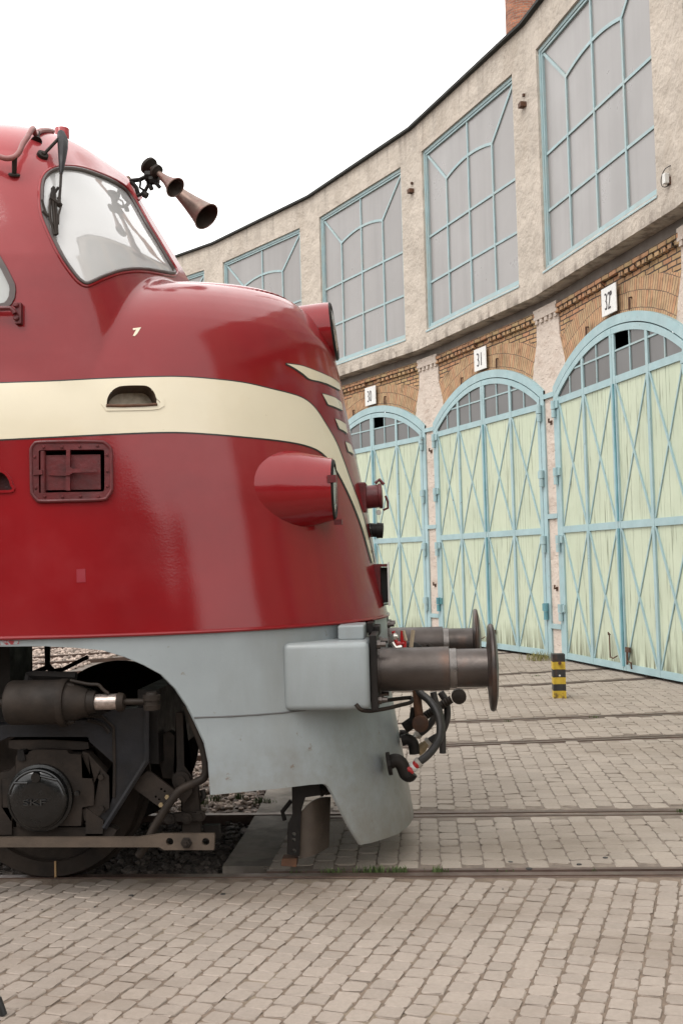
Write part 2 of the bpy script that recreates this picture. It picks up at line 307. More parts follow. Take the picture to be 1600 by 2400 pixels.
def obj(name, mb, material, parent=None, smooth=False, uv=None, angle=40, local=False):
    v = np.array(mb.v, float)*S if isinstance(mb, MB) else np.array(mb[0], float)*S
    f = mb.f if isinstance(mb, MB) else mb[1]
    me = bpy.data.meshes.new(name); me.from_pydata(v.tolist(), [], [list(q) for q in f]); me.validate()
    mats = material if isinstance(material, (list, tuple)) else [material]
    for x in mats: me.materials.append(x)
    if smooth:
        me.polygons.foreach_set('use_smooth', [True]*len(me.polygons))
        if angle < 180: me.set_sharp_from_angle(angle=math.radians(angle))
    if uv is not None:
        ul = me.uv_layers.new(name='UVMap'); vi = np.empty(len(me.loops), int); me.loops.foreach_get('vertex_index', vi)
        ul.data.foreach_set('uv', np.array(uv, float)[vi].ravel())
    me.update(); o = bpy.data.objects.new(name, me); COL.objects.link(o)
    if parent is not None:
        o.parent = parent
        if not local:
            w = parent.location.copy(); p_ = parent.parent
            while p_ is not None: w += p_.location; p_ = p_.parent
            o.location = -w
    return o
def fixn(o):
    bm = bmesh.new(); bm.from_mesh(o.data); bmesh.ops.recalc_face_normals(bm, faces=bm.faces[:]); bm.to_mesh(o.data); bm.free(); return o
def tag(o, label, cat, group=None, kind=None):
    if kind: o['kind'] = kind
    if label: o['label'] = label
    if cat: o['category'] = cat
    if group: o['group'] = group
    return o
def thing(name, label, cat, loc=(0, 0, 0), group=None):
    o = bpy.data.objects.new(name, None); COL.objects.link(o); o.location = Vector(loc)*S; o.empty_display_size = .1
    return tag(o, label, cat, group)
def struct(o): o['kind'] = 'structure'; return o

# ------------------------------------------------------------------ layout of the roundhouse
CT = np.array([-31.6885, 7.66809]); AL = .1444; RD = 36.48512; RU = 36.15591; YC = 7.66809
def frame(a, R):
    return CT+R*np.array([math.cos(a), math.sin(a)]), a-math.pi/2
BAYS = [7, 6, 5, 4, 3, 2, 1, 0]
A_LO, A_HI = -.5*AL, 7.5*AL
RHO_GRAVEL = 30.62

# ------------------------------------------------------------------ ground
def fan_sheet(name, r0, r1, a0, a1, z, material, n=60):
    v = []; f = []
    for i in range(n+1):
        a = a0+(a1-a0)*i/n
        for r in (r0, r1): v.append((CT[0]+r*math.cos(a), CT[1]+r*math.sin(a), z))
    f = [(2*i, 2*i+1, 2*i+3, 2*i+2) for i in range(n)]
    return obj(name, (v, f), material)
GRAV, N_, L_, B_, noise_, rg_, mixc_, g_, c_ = mat('gravel_ground', (.20, .165, .14), .95, var=.3, vs=9, dirt=(.14, .11, .09), ds=14, da=.7, dirt2=(.45, .40, .35), d2s=30, d2a=.6, d2lo=.6, d2hi=.7, bump=.03, bs=28)
g0 = struct(obj('ground', ([(-700, -700, -.075), (700, -700, -.075), (700, 900, -.075), (-700, 900, -.075)], [(0, 1, 2, 3)]), GRAV))
bed = [(-16, -9, -.0062), (9, -9, -.0062), (9, 6.86, -.0062), (-16, 6.86, -.0062)]
struct(obj('paving_bed', (bed, [(0, 1, 2, 3)]), SOIL))
SOILB = mt('sandy_joints', (.22, .175, .14), .95, var=.3, vs=14, dirt=(.13, .10, .08), ds=1.6, da=.8, dirt2=(.38, .32, .25), d2s=2.6, d2a=.7, bump=.004, bs=90)
struct(fan_sheet('paving_bed', RHO_GRAVEL, RD+.6, -.022, 1.1, -.0064, SOILB))
# low concrete kerb where the setts stop and the ballast starts
k = MB(); n = 40
for i in range(n):
    a0, a1 = -.020+1.1*i/n, -.020+1.1*(i+1)/n
    q = [(r, a, z) for z in (-.12, -.004) for r, a in ((RHO_GRAVEL-.28, a0), (RHO_GRAVEL+.03, a0), (RHO_GRAVEL+.03, a1), (RHO_GRAVEL-.28, a1))]
    k.add([(CT[0]+r*math.cos(a), CT[1]+r*math.sin(a), z) for r, a, z in q], [(4, 5, 6, 7), (0, 1, 5, 4), (2, 3, 7, 6)])
struct(obj('kerb', k, CONC))

# tracks: rails running out from the turntable to the doors, with check rails where they are set in paving
TRK = {}
def rail_lines(i):
    a = AL*i; r = np.array([math.cos(a), math.sin(a)]); nn = np.array([-math.sin(a), math.cos(a)])
    return r, nn
GA = .825
for i in range(0, 8):
    r, nn = rail_lines(i); mb = MB(); mk = MB()
    end = 38.5 if i == 0 else RD+.05
    def strip(mbx, off, w, r0, r1, z0, z1):
        c0 = CT+r*r0; c1 = CT+r*r1; P = []
        for cc, z in ((c0, z0), (c1, z0), (c0, z1), (c1, z1)):
            for sgn in (-1, 1):
                p = cc+nn*(off+sgn*w/2); P.append((p[0], p[1], z))
        mbx.add(P, [(4, 6, 7, 5), (0, 4, 5, 1), (2, 3, 7, 6), (0, 2, 6, 4), (1, 5, 7, 3)])
    for sg in (-1, 1):
        strip(mb, sg*GA, .068, 8, end, -.11, .002)
        strip(mb, sg*(GA-.115), .045, RHO_GRAVEL+.02, end, -.05, -.001)
        strip(mb, sg*(GA+.055), .022, RHO_GRAVEL+.02, end, -.05, -.006)
    t = struct(obj('railway_track', mb, RAILM))
    TRK[i] = (r, nn)

def pavers(x0, x1, y0, y1, ang, pw, pl, joint, keep, jit, cut):
    e1 = np.array([math.cos(ang), -math.sin(ang)]); e2 = np.array([math.sin(ang), math.cos(ang)])
    cx, cy = (x0+x1)/2, (y0+y1)/2; ext = math.hypot(x1-x0, y1-y0)/2+.3
    nu = int(ext/pw)+1; nv = int(ext/pl)+1; C_ = []
    for i in range(-nu, nu+1):
        for j in range(-nv, nv+1):
            p = np.array([cx, cy])+e1*(i*pw)+e2*((j+(.5 if i % 2 else 0))*pl); C_.append(p)
    C_ = np.array(C_); C_ += rng.normal(0, jit, C_.shape)
    ok = (C_[:, 0] > x0) & (C_[:, 0] < x1) & (C_[:, 1] > y0) & (C_[:, 1] < y1); C_ = C_[ok]
    C_ = C_[keep(C_)]; n = len(C_)
    a, b = pw/2-joint/2, pl/2-joint/2; c = cut
    oc = np.array([(-a+c, -b), (a-c, -b), (a, -b+c), (a, b-c), (a-c, b), (-a+c, b), (-a, b-c), (-a, -b+c)])
    rot = rng.normal(0, .02, n); sc = 1+rng.normal(0, .018, n); dz = rng.normal(0, .0018, n); tl = rng.normal(0, .018, (n, 2))
    V = []
    for ins, z in ((1., -.03), (1., -.005), (.96, 0.)):
        q = oc*ins; q = q[None]*sc[:, None, None]+rng.normal(0, .0022, (n, 8, 2))
        qr = np.stack([q[..., 0]*np.cos(rot)[:, None]-q[..., 1]*np.sin(rot)[:, None], q[..., 0]*np.sin(rot)[:, None]+q[..., 1]*np.cos(rot)[:, None]], -1)
        xy = C_[:, None]+qr[..., :1]*e1+qr[..., 1:]*e2
        zz = z+dz[:, None]+(qr*tl[:, None]).sum(-1)*(0 if z < -.02 else 1)
        V.append(np.concatenate([xy, zz[..., None]], -1))
    V = np.stack(V, 1).reshape(-1, 3); F = []
    for k_ in range(n):
        o_ = k_*24
        F.append(tuple(o_+16+q for q in range(8)))
        for lv in (0, 8):
            F += [(o_+lv+q, o_+lv+(q+1) % 8, o_+lv+8+(q+1) % 8, o_+lv+8+q) for q in range(8)]
    return V, F
def keepA(P): return P[:, 1] < YC-GA-.075-.045
def keepB(P):
    d = P-CT; rho = np.hypot(d[:, 0], d[:, 1]); ok = (rho > RHO_GRAVEL+.06) & (rho < RD-.08+.25)
    for i in range(0, 5):
        r, nn = TRK[i]; o = d@nn
        for sg in (-1, 1): ok &= ~((o*sg > GA-.165-.04) & (o*sg < GA+.07+.055))
    return ok & (P[:, 1] > YC-GA)
struct(obj('paving', pavers(-5.2, 4.6, 3.0, 6.75, .264, .118, .119, .0115, keepA, .0020, .014), PAVA))
struct(obj('paving', pavers(-1.4, 8.5, 6.9, 24.5, .0, .137, .178, .006, keepB, .0015, .020), PAVB))

# ballast stones
def stones(cnt, sampler, smin, smax, zb):
    bm = bmesh.new(); bmesh.ops.create_icosphere(bm, subdivisions=1, radius=1); bv = np.array([v.co[:] for v in bm.verts]); bf = np.array([[v.index for v in f.verts] for f in bm.faces]); bm.free()
    # icosphere level 1 = 12 verts
    C_ = sampler(cnt); n = len(C_); sz = rng.uniform(smin, smax, n)*rng.uniform(.8, 1.3, n)
    V = bv[None]*(1+rng.normal(0, .17, (n, len(bv), 1)))*np.stack([sz*rng.uniform(.8, 1.35, n), sz*rng.uniform(.7, 1.1, n), sz*rng.uniform(.5, .8, n)], -1)[:, None]
    th = rng.uniform(0, 6.28, n); c, s_ = np.cos(th)[:, None], np.sin(th)[:, None]
    X = V[..., 0]*c-V[..., 1]*s_; Y = V[..., 0]*s_+V[..., 1]*c
    V = np.stack([X+C_[:, 0, None], Y+C_[:, 1, None], V[..., 2]+zb+rng.uniform(-.02, .02, n)[:, None]], -1).reshape(-1, 3)
    F = (bf[None]+(np.arange(n)*len(bv))[:, None, None]).reshape(-1, 3)
    return V, F.tolist()
def inball(P): return np.hypot(P[:, 0]-CT[0], P[:, 1]-CT[1]) < RHO_GRAVEL-.30
def samp1(n):
    P = np.stack([rng.uniform(-6, -1.2, n), rng.uniform(YC-GA+.06, YC+GA-.06, n)], 1); return P[inball(P)]
def samp2(n):
    P = np.stack([rng.uniform(-6.5, -1.0, n), rng.uniform(YC+GA+.06, 13.5, n)], 1); P = P[inball(P)]
    d = P-CT; ok = np.ones(len(P), bool)
    for i in (1,):
        r, nn = TRK[i]; o = d@nn
        for sg in (-1, 1): ok &= abs(o-sg*GA) > .06
    return P[ok]
def samp3(n):
    P = np.stack([rng.uniform(-10.5, -7, n), rng.uniform(15, 27, n)], 1); d = P-CT; ok = np.ones(len(P), bool)
    for i in (3, 4, 5):
        r, nn = TRK[i]; o = d@nn
        for sg in (-1, 1): ok &= abs(o-sg*GA) > .07
    return P[ok]
tag(obj('dark_ballast', stones(4200, samp1, .016, .034, -.065), STONED), None, None, kind='stuff')
tag(obj('pebbles', stones(11000, samp2, .018, .036, -.062), STONE), None, None, kind='stuff')
tag(obj('gravel', stones(5000, samp3, .03, .06, -.06), STONE), None, None, kind='stuff')

def tufts(spots, per, h, spread):
    mb = MB()
    for x, y, k_ in spots:
        for _ in range(int(per*k_)):
            bx, by = x+rng.normal(0, spread), y+rng.normal(0, spread*.35); a = rng.uniform(0, 6.28); hh = h*rng.uniform(.5, 1.2)*k_**.5; w = .004
            lean = rng.uniform(.2, .8)*hh; dx, dy = math.cos(a), math.sin(a)
            mb.add([(bx-dy*w, by+dx*w, -.02), (bx+dy*w, by-dx*w, -.02), (bx+dx*lean*.4+dy*w*.8, by+dy*lean*.4-dx*w*.8, hh*.6), (bx+dx*lean*.4-dy*w*.8, by+dy*lean*.4+dx*w*.8, hh*.6), (bx+dx*lean, by+dy*lean, hh*.95)], [(0, 1, 2, 3), (3, 2, 4)])
    return mb
gy = YC-GA+.065
sp = [(p[0], gy, k_) for (px, k_) in ((765, .8), (790, 1.1), (850, 1.2), (870, 1.6), (895, 1.2), (930, 1.4), (945, 1.), (1025, 1.2), (1040, .6), (700, .4), (1190, .3), (1400, .3)) for p in atZ([(px, 2048)], 0)]
sp += [(p[0], p[1], 1.6) for p in atZ([(460, 1878), (475, 1880), (500, 1872), (560, 1868), (605, 1878), (625, 1880)], 0)]
sp += [(p[0], p[1], .8) for p in atZ([(1190, 1691), (1390, 1682), (1597, 1902), (1255, 1585)], 0)]
tag(obj('weeds', tufts(sp, 18, .032, .03), GRASS), None, None, kind='stuff')
sp = [(p[0], p[1], 2.4) for p in atZ([(1278, 1538), (1284, 1540), (1270, 1545), (1262, 1549), (1330, 1540)], 0)]
tag(obj('dry_weeds', tufts(sp, 40, .10, .14), GRASSY), None, None, kind='stuff')
pz = MB()
for fx_, P_ in ((conv(0, 1980, .5102), [(603, 234), (1025, 228), (437, 286), (195, 300)]), (conv(800, 1480, .5102), [(775, 1060), (1090, 1070), (740, 1185), (1045, 1052), (860, 1090), (1210, 1040)])):
    for c_, r_ in zip(atZ(fx_(P_), 0), (.017, .017, .006, .006, .022, .018, .016, .013, .02, .014)):
        pz.lathe((c_[0], c_[1], -.003), (0, 0, 1), [(0, r_), (.0065, r_*.9)], 12)
struct(obj('paving_plugs', pz, mt('dark_plug', (.03, .026, .024), .7)))
# ------------------------------------------------------------------ roundhouse
HB = RU*math.tan(AL/2)
rootxy = frame(AL*3, RD)[0]
RH = thing('roundhouse', 'curved brick and plaster roundhouse with pale green arched gates and big grey windows', 'building', (rootxy[0], rootxy[1], 0))
def place(o, a, R):
    c, rot = frame(a, R); o.location = Vector(((c[0]-rootxy[0])*S, (c[1]-rootxy[1])*S, 0)); o.rotation_euler = (0, 0, rot); return o
def bw(i, R, u, w, z):
    a = AL*i; c = CT+(R+w)*np.array([math.cos(a), math.sin(a)])+u*np.array([math.sin(a), -math.cos(a)]); return (c[0], c[1], z)
def onbay(px, py, i, R):
    a = AL*i; r = np.array([math.cos(a), math.sin(a), 0]); P0 = np.array([*(CT+R*r[:2]), 0]); d = rays([(px, py)])[0]
    X = O+d*(((P0-O)@r)/(d@r)); return (X-P0)@np.array([math.sin(a), -math.cos(a), 0]), X[2]
def bpart(name, mb, material, i, R, **k):
    o = obj(name, mb, material, RH, local=True, **k); return place(o, AL*i, R)
ZS, ZT, ZR, ZB = 7.19, 11.34, 12.04, 6.82
# upper wall, one skin
w_ = MB(); beam = MB(); edge = MB(); inn = MB(); roof = MB()
for i in BAYS:
    def Q(*P): w_.add([bw(i, RU, *p) for p in P], [tuple(range(len(P)))])
    H = 2.10
    Q((-HB, 0, ZB), (HB, 0, ZB), (HB, 0, ZS), (-HB, 0, ZS)); Q((-HB, 0, ZT), (HB, 0, ZT), (HB, 0, ZR), (-HB, 0, ZR))
    Q((-HB, 0, ZS), (-H, 0, ZS), (-H, 0, ZT), (-HB, 0, ZT)); Q((H, 0, ZS), (HB, 0, ZS), (HB, 0, ZT), (H, 0, ZT))
    Q((-HB, .45, ZB), (HB, .45, ZB), (HB, 0, ZB), (-HB, 0, ZB))
    d = .16
    Q((-H, 0, ZS), (H, 0, ZS), (H, d, ZS+.03), (-H, d, ZS+.03)); Q((-H, 0, ZT), (-H, d, ZT), (H, d, ZT), (H, 0, ZT))
    Q((-H, 0, ZS), (-H, d, ZS), (-H, d, ZT), (-H, 0, ZT)); Q((H, 0, ZS), (H, 0, ZT), (H, d, ZT), (H, d, ZS))
    HR = RD*math.tan(AL/2)
    beam.add([bw(i, RD, *p) for p in ((-HR, .0, 6.645), (HR, .0, 6.645), (HR, .0, 6.9), (-HR, .0, 6.9))], [(0, 1, 2, 3)])
    e = [(-HB, -.10, ZR+.005), (HB, -.10, ZR+.005), (HB, -.10, ZR+.055), (-HB, -.10, ZR+.055), (-HB, .3, ZR+.005), (HB, .3, ZR+.005)]
    edge.add([bw(i, RU, *p) for p in e], [(0, 1, 2, 3), (4, 5, 1, 0)])
    roof.add([bw(i, RU, *p) for p in ((-HB, -.10, ZR+.06), (HB, -.10, ZR+.06), (HB*1.4, 15, ZR+.25), (-HB*1.4, 15, ZR+.25))], [(0, 1, 2, 3)])
    inn.add([bw(i, RU, *p) for p in ((-HB*1.4, 14.8, -.05), (HB*1.4, 14.8, -.05), (HB*1.4, 14.8, ZR+.2), (-HB*1.4, 14.8, ZR+.2))], [(0, 1, 2, 3)])
Qe = [(HB, 0, -.05), (HB+1.8, 0, -.05), (HB+1.8, 0, ZR), (HB, 0, ZR)]; w_.add([bw(0, RU, *p) for p in Qe], [(0, 1, 2, 3)])  # unseen end strip added to shift the building's edge in body reflections
Qe = [(HB+1.8, 0, -.05), (HB+1.8, 14, -.05), (HB+1.8, 14, ZR), (HB+1.8, 0, ZR)]; w_.add([bw(0, RU, *p) for p in Qe], [(0, 1, 2, 3)])
for a in (A_LO, A_HI):
    v = [(CT[0]+r*math.cos(a), CT[1]+r*math.sin(a), z) for r, z in ((RU+.05, -.05), (RU+15, -.05), (RU+15, ZR+.2), (RU+.05, ZR+.05))]
    inn.add(v, [(0, 1, 2, 3)])
obj('plaster_wall', w_, PLAST, RH); obj('concrete_beam', beam, BEAM, RH); obj('roof_edge', edge, ROOFM, RH); obj('roof', roof, ROOFM, RH); obj('back_wall', inn, DARKIN, RH)

# arched gate, built once in bay coordinates (u right, w into the wall, z up)
ZC, RO = 1.60, 4.25
def arc(r, u): return ZC+math.sqrt(max(r*r-u*u, 0))
def ring(mb, r0, r1, umax, w0, w1, n=40):
    """arched bar between radii r0<r1 cut at |u|<=umax"""
    A = []; B = []
    for t in np.linspace(-1, 1, n):
        u = umax*t; A.append((u, arc(r0, u))); B.append((u, arc(r1, u)))
    for k_ in range(n-1):
        P = [A[k_], A[k_+1], B[k_+1], B[k_]]
        mb.loft([(u, w0, z) for u, z in P], [(u, w1, z) for u, z in P])
def gate(i, gap):
    fr = MB(); ring(fr, RO-.16, RO, 2.44, -.085, .10)
    for sg in (-1, 1):
        lo, hi = sorted((sg*2.31, sg*2.44)); fr.box((lo, -.083, 0), (hi, .10, 5.08))
    door = bpart('gate', fr, TEAL, i, RD)
    for sg in (-1, 1):
        lo, hi = sorted((sg*.004, sg*2.30)); p = MB().box((lo, -.055, .09), (hi, .0, 4.80))
        obj('gate_leaf', p, PLANK, door, local=True, uv=[(x+.02*sg, z) for x, y, z in p.v])
        b = MB(); w0, w1 = -.088, -.0555
        if sg < 0: U = [(-2.30, -2.20), (-1.195, -1.115), (-.085, -.006)]
        else: U = [(.006, .085), (1.115, 1.195), (2.20, 2.30)]
        for a, c in U:
            um = a if abs(a) > abs(c) else c
            b.box((a, w0, .05), (c, w1, arc(RO-.18, um)-.01))
        for z0, z1 in ((.05, .16), (2.355, 2.475), (4.735, 4.855)):
            for (a, c), (a2, c2) in zip(U[:-1], U[1:]): b.box((c+.001, w0+.004, z0), (a2-.001, w1, z1))
        # curved head bar of the leaf
        A = [(u, arc(RO-.29, u)) for u in np.linspace(lo+.0, hi, 22)]; B = [(u, arc(RO-.18, u)) for u in np.linspace(lo+.0, hi, 22)]
        for k_ in range(21):
            P = [A[k_], A[k_+1], B[k_+1], B[k_]]; b.loft([(u, w0-.003, z) for u, z in P], [(u, w1, z) for u, z in P])
        # crossed flats in every field
        for (a, c), (a2, c2) in zip(U[:-1], U[1:]):
            for z0, z1 in ((.17, 2.35), (2.485, 4.73)):
                for k_, (p0, p1) in enumerate((((c+.01, z0), (a2-.01, z1)), ((c+.01, z1), (a2-.01, z0)))):
                    d = np.array([p1[0]-p0[0], p1[1]-p0[1]]); q = np.array([-d[1], d[0]])/np.hypot(*d)*.0145; ww = w1-.010*(k_+1)
                    P = [np.array(p0)-q, np.array(p1)-q, np.array(p1)+q, np.array(p0)+q]
                    b.loft([(x[0], ww-.008, x[1]) for x in P], [(x[0], w1+.0005+k_*.0, x[1]) for x in P])
        obj('ironwork', b, TEAL, door, local=True)
        # glazing bars of the arched light
        gb = MB()
        for (a, c), (a2, c2) in zip(U[:-1], U[1:]):
            um = (c+a2)/2; zt = arc(RO-.29, um)-.005
            gb.box((um-.014, -.080, 4.857), (um+.014, -.056, zt))
            ue = min(max(abs(c), abs(a2)), math.sqrt((RO-.30)**2-(5.27-ZC)**2)); x0, x1 = (c, a2) if sg > 0 else (c, a2)
            if sg > 0: x1 = min(x1, ue)
            else: x0 = max(x0, -ue)
            if x1-x0 > .1:
                for s0, s1 in ((x0, um-.0145), (um+.0145, x1)):
                    if s1-s0 > .03: gb.box((s0, -.079, 5.255), (s1, -.056, 5.285))
        obj('glazing_bars', gb, TEALW, door, local=True)
        for zc in (4.655, 3.41, 2.16, .89):
            h = MB(); u = sg*2.335
            h.lathe((u, -.125, zc-.155), (0, 0, 1), [(0, .045), (.145, .045)], 14); h.lathe((u, -.125, zc+.0), (0, 0, 1), [(0, .052), (.155, .052)], 14)
            lo2, hi2 = sorted((u, u-sg*.14)); h.box((lo2, -.118, zc+.01), (hi2, -.09, zc+.145))
            obj('hinge', h, TEALD if (zc < 1 and i == 3) else TEAL, door, local=True, smooth=True)
    gl = MB()
    cells = []
    for a, c in ((-2.20, -1.195), (-1.115, -.085), (.085, 1.115), (1.195, 2.20)):
        mdl = (a+c)/2
        for x0, x1 in ((a, mdl), (mdl, c)):
            for z0, z1 in ((4.855, 5.27), (5.27, 9)):
                if gap and a == .085 and x0 == a and z1 == 9: continue
                us = np.linspace(x0, x1, 8); top = [min(z1, arc(RO-.24, u)) for u in us]
                if max(top) <= z0+.01: continue
                P = [(x0, z0), (x1, z0)]+[(u, max(t, z0)) for u, t in zip(us[::-1], top[::-1])]
                gl.add([(u, -.060+.002*math.sin(7*x0+z0), z) for u, z in P], [tuple(range(len(P)))])
    obj('fanlight_glass', gl, PANED, door, local=True)
    st = MB().box((-.006, -.105, .12), (.055, -.089, 2.36)).box((-.004, -.104, 2.48), (.045, -.089, 4.735))
    obj('cover_strip', st, TEALD, door, local=True)
    lt = MB().tube([(-.42, -.11, .62), (-.42, -.11, .22)], .012, 8).tube([(-.45, -.11, .60), (-.42, -.13, .64), (-.39, -.11, .60)], .012, 8).tube([(-.42, -.11, .24), (-.30, -.12, .22), (-.18, -.10, .27)], .010, 8)
    obj('latch', lt, RUST, door, local=True); lt = MB()
    lt.tube([(.20, -.11, .42), (.20, -.12, .16)], .018, 8).box((.14, -.12, .36), (.28, -.09, .44)).tube([(.20, -.12, .22), (.33, -.12, .20), (.34, -.12, .10)], .014, 8)
    obj('latch', lt, RUST, door, local=True)
    return door
g31 = gate(3, False); g32 = gate(2, True)
def copytree(o, parent=None):
    c = o.copy(); COL.objects.link(c)
    if parent is not None: c.parent = parent
    for ch in list(o.children): copytree(ch, c)
    return c
for i in BAYS:
    if i not in (2, 3): place(copytree(g32 if i in (4, 6, 0) else g31), AL*i, RD)

# brickwork over the gates
bk = MB(); uvk = []; ak = MB(); uva = []
TH = .476; n = 36
def rex(t): return 4.74+.20*(t/TH)**2
for k_ in range(n+1):
    t = -TH+2*TH*k_/n
    for r in (RO-.03, rex(t)): ak.v.append((r*math.sin(t), -.016, ZC+r*math.cos(t))); uva.append((t*4.5, r))
ak.f = [(2*q, 2*q+2, 2*q+3, 2*q+1) for q in range(n)]
for k_ in range(n+1):
    u = -2.22+4.44*k_/n; t = math.asin(max(-.99, min(.99, u/4.74)))
    zb = ZC+math.sqrt(max(0, rex(max(-TH, min(TH, t)))**2-u*u))-.01
    if abs(u) > 1.9: zb = 5.35
    for z in (zb, 6.65): bk.v.append((u, 0, z)); uvk.append((u, z))
bk.f = [(2*q, 2*q+2, 2*q+3, 2*q+1) for q in range(n)]
dn = MB(); uvd = []
for k_ in range(23):
    u = -2.16+k_*.196
    if abs(u) < .22: continue
    dn.box((u-.068, -.075, 6.43), (u+.068, .0, 6.515))
dn.box((-2.20, -.080, 6.525), (2.20, 0, 6.60))
uvd = [(x, z+y) for x, y, z in dn.v]
b0 = bpart('brick_wall', bk, BRICK, 3, RD, uv=uvk); a0_ = bpart('brick_arch', ak, BRICKA, 3, RD, uv=uva); d0 = bpart('brick_cornice', dn, BRICK, 3, RD, uv=uvd)
def pin(x, z):
    return MB().tube([(x, -.01, z), (x, -.06, z), (x, -.065, z-.20)], .018, 8)
p0 = bpart('iron_pin', pin(.62, 6.03), RUST, 3, RD); p1 = bpart('iron_pin', pin(-.98, 5.90), RUST, 3, RD)
for i in BAYS:
    if i != 3:
        for o in (b0, a0_, d0, p0, p1): place(copytree(o), AL*i, RD)
# rendered piers between the gates, with tie bars from frame to frame
RB = RD/math.cos(AL/2)
pp = [(.205, 0), (.205, 5.05), (.74, 5.40), (.68, 5.44), (.46, 6.03), (.44, 6.46)]
pf = pp+[(-x, z) for x, z in pp[::-1]]
pm = MB().loft([(x, -.062, z) for x, z in pf], [(x, .30, z) for x, z in pf])
pm.box((-.47, -.11, 6.465), (.47, .2, 6.66))
for u in np.linspace(-.38, .38, 5): pm.box((u-.05, -.10, 6.385), (u+.05, -.05, 6.463))
pier0 = bpart('pier', pm, PIER, 2.5, RB)
tb = []
for z in (4.955, 2.68, .62): tb.append(bpart('tie_bar', MB().box((-.205, -.105, z-.045), (.205, -.068, z+.045)), TEAL, 2.5, RB))
for hz in (4.45, 1.33): tb.append(bpart('pier_hook', MB().tube([(.03, -.05, hz), (.03, -.12, hz), (.06, -.13, hz+.06)], .018, 8).box((.0, -.075, hz-.05), (.07, -.06, hz+.03)), RUST, 2.5, RB))
for i in BAYS:
    if i-.5 != 2.5:
        for o in [pier0]+tb: place(copytree(o), AL*(i-.5), RB)
for o in [pier0]: place(copytree(o), AL*(BAYS[0]+.5), RB)

# tall upper windows
fr = MB(); H = 2.10
def bar(mb, p, q, t, w0, w1):
    d = np.array([q[0]-p[0], q[1]-p[1]]); nn = np.array([-d[1], d[0]])/np.hypot(*d)*t/2; P = [np.array(p)-nn, np.array(q)-nn, np.array(q)+nn, np.array(p)+nn]
    mb.loft([(x[0], w0, x[1]) for x in P], [(x[0], w1, x[1]) for x in P])
for t, w0, o_ in ((.072, .05, 0.), (.045, .068, .075)):
    fr.box((-H+o_, w0, ZS), (-H+o_+t, .13, ZT)).box((H-o_-t, w0, ZS), (H-o_, .13, ZT)).box((-H+o_+t, w0, ZT-o_-t), (H-o_-t, .13, ZT-o_)).box((-H+o_+t, w0, ZS+o_), (H-o_-t, .13, ZS+o_+t))
i_ = .12
mz = [(8.265, 0), (9.32, 0)]
w0, w1 = .084, .12
XS = (-1.05, 0, 1.05)
for x in XS:
    bar(fr, (x, ZS+i_-.01), (x, 8.265-.031 if 0 else ZT-i_+.01 if x == 0 else 10.36), .046, w0, w1)
for z, _ in mz:
    for x0, x1 in ((-H+i_-.01, -1.05-.028), (-1.05+.028, -.028), (.028, 1.05-.028), (1.05+.028, H-i_+.01)): fr.box((x0, w0+.003, z-.025), (x1, w1, z+.025))
for sg in (-1, 1):
    bar(fr, (sg*1.05, 10.36), (sg*(H-i_+.01), ZT-i_+.01), .055, w0+.004, w1)
    zs = [(sg*u, 10.50-.14*(u/1.05)**2) for u in np.linspace(.028, 1.045, 9)]
    for a, b in zip(zs[:-1], zs[1:]): bar(fr, a, b, .06, w0+.002, w1)
win = bpart('upper_window', fr, TEALW, 3, RU)
pn = MB()
def zarc(u): return 10.50-.14*(u/1.05)**2
edges = [-H+.05, -1.05, 0, 1.05, H-.05]
k_ = 0
for c in range(4):
    x0, x1 = edges[c], edges[c+1]
    for z0, z1 in ((ZS+.05, 8.265), (8.265, 9.32)):
        pn.add([(x0, .112+.004*math.sin(k_*2.1), z0), (x1, .112+.004*math.sin(k_*1.3+1), z0), (x1, .112+.004*math.sin(k_*2.7), z1), (x0, .112+.004*math.sin(k_*.7), z1)], [(0, 1, 2, 3)]); k_ += 1
for sg in (-1, 1):
    a = [(0, .112, 9.32), (sg*1.05, .114, 9.32)]+[(sg*u, .113, zarc(u)) for u in np.linspace(1.05, 0, 7)]
    b = [(sg*1.05, .112, 9.32), (sg*(H-.05), .114, 9.32), (sg*(H-.05), .113, ZT-.05), (sg*1.05, .113, 10.36)]
    c = [(sg*u, .112, zarc(u)) for u in np.linspace(0, 1.05, 7)]+[(sg*(H-.05), .110, ZT-.05), (0, .111, ZT-.05)]
    for P in (a, b, c): pn.add(P, [tuple(range(len(P)))])
obj('wired_panes', pn, PANE, win, local=True)
sl_ = MB().add([(-H-.02, -.015, ZS-.035), (H+.02, -.015, ZS-.035), (H+.02, .02, ZS+.012), (-H-.02, .02, ZS+.012), (-H-.02, -.015, ZS-.06), (H+.02, -.015, ZS-.06)], [(0, 1, 2, 3), (4, 5, 1, 0)])
obj('window_sill', sl_, TEALW, win, local=True)
for i in BAYS:
    if i != 3: place(copytree(win), AL*i, RU)

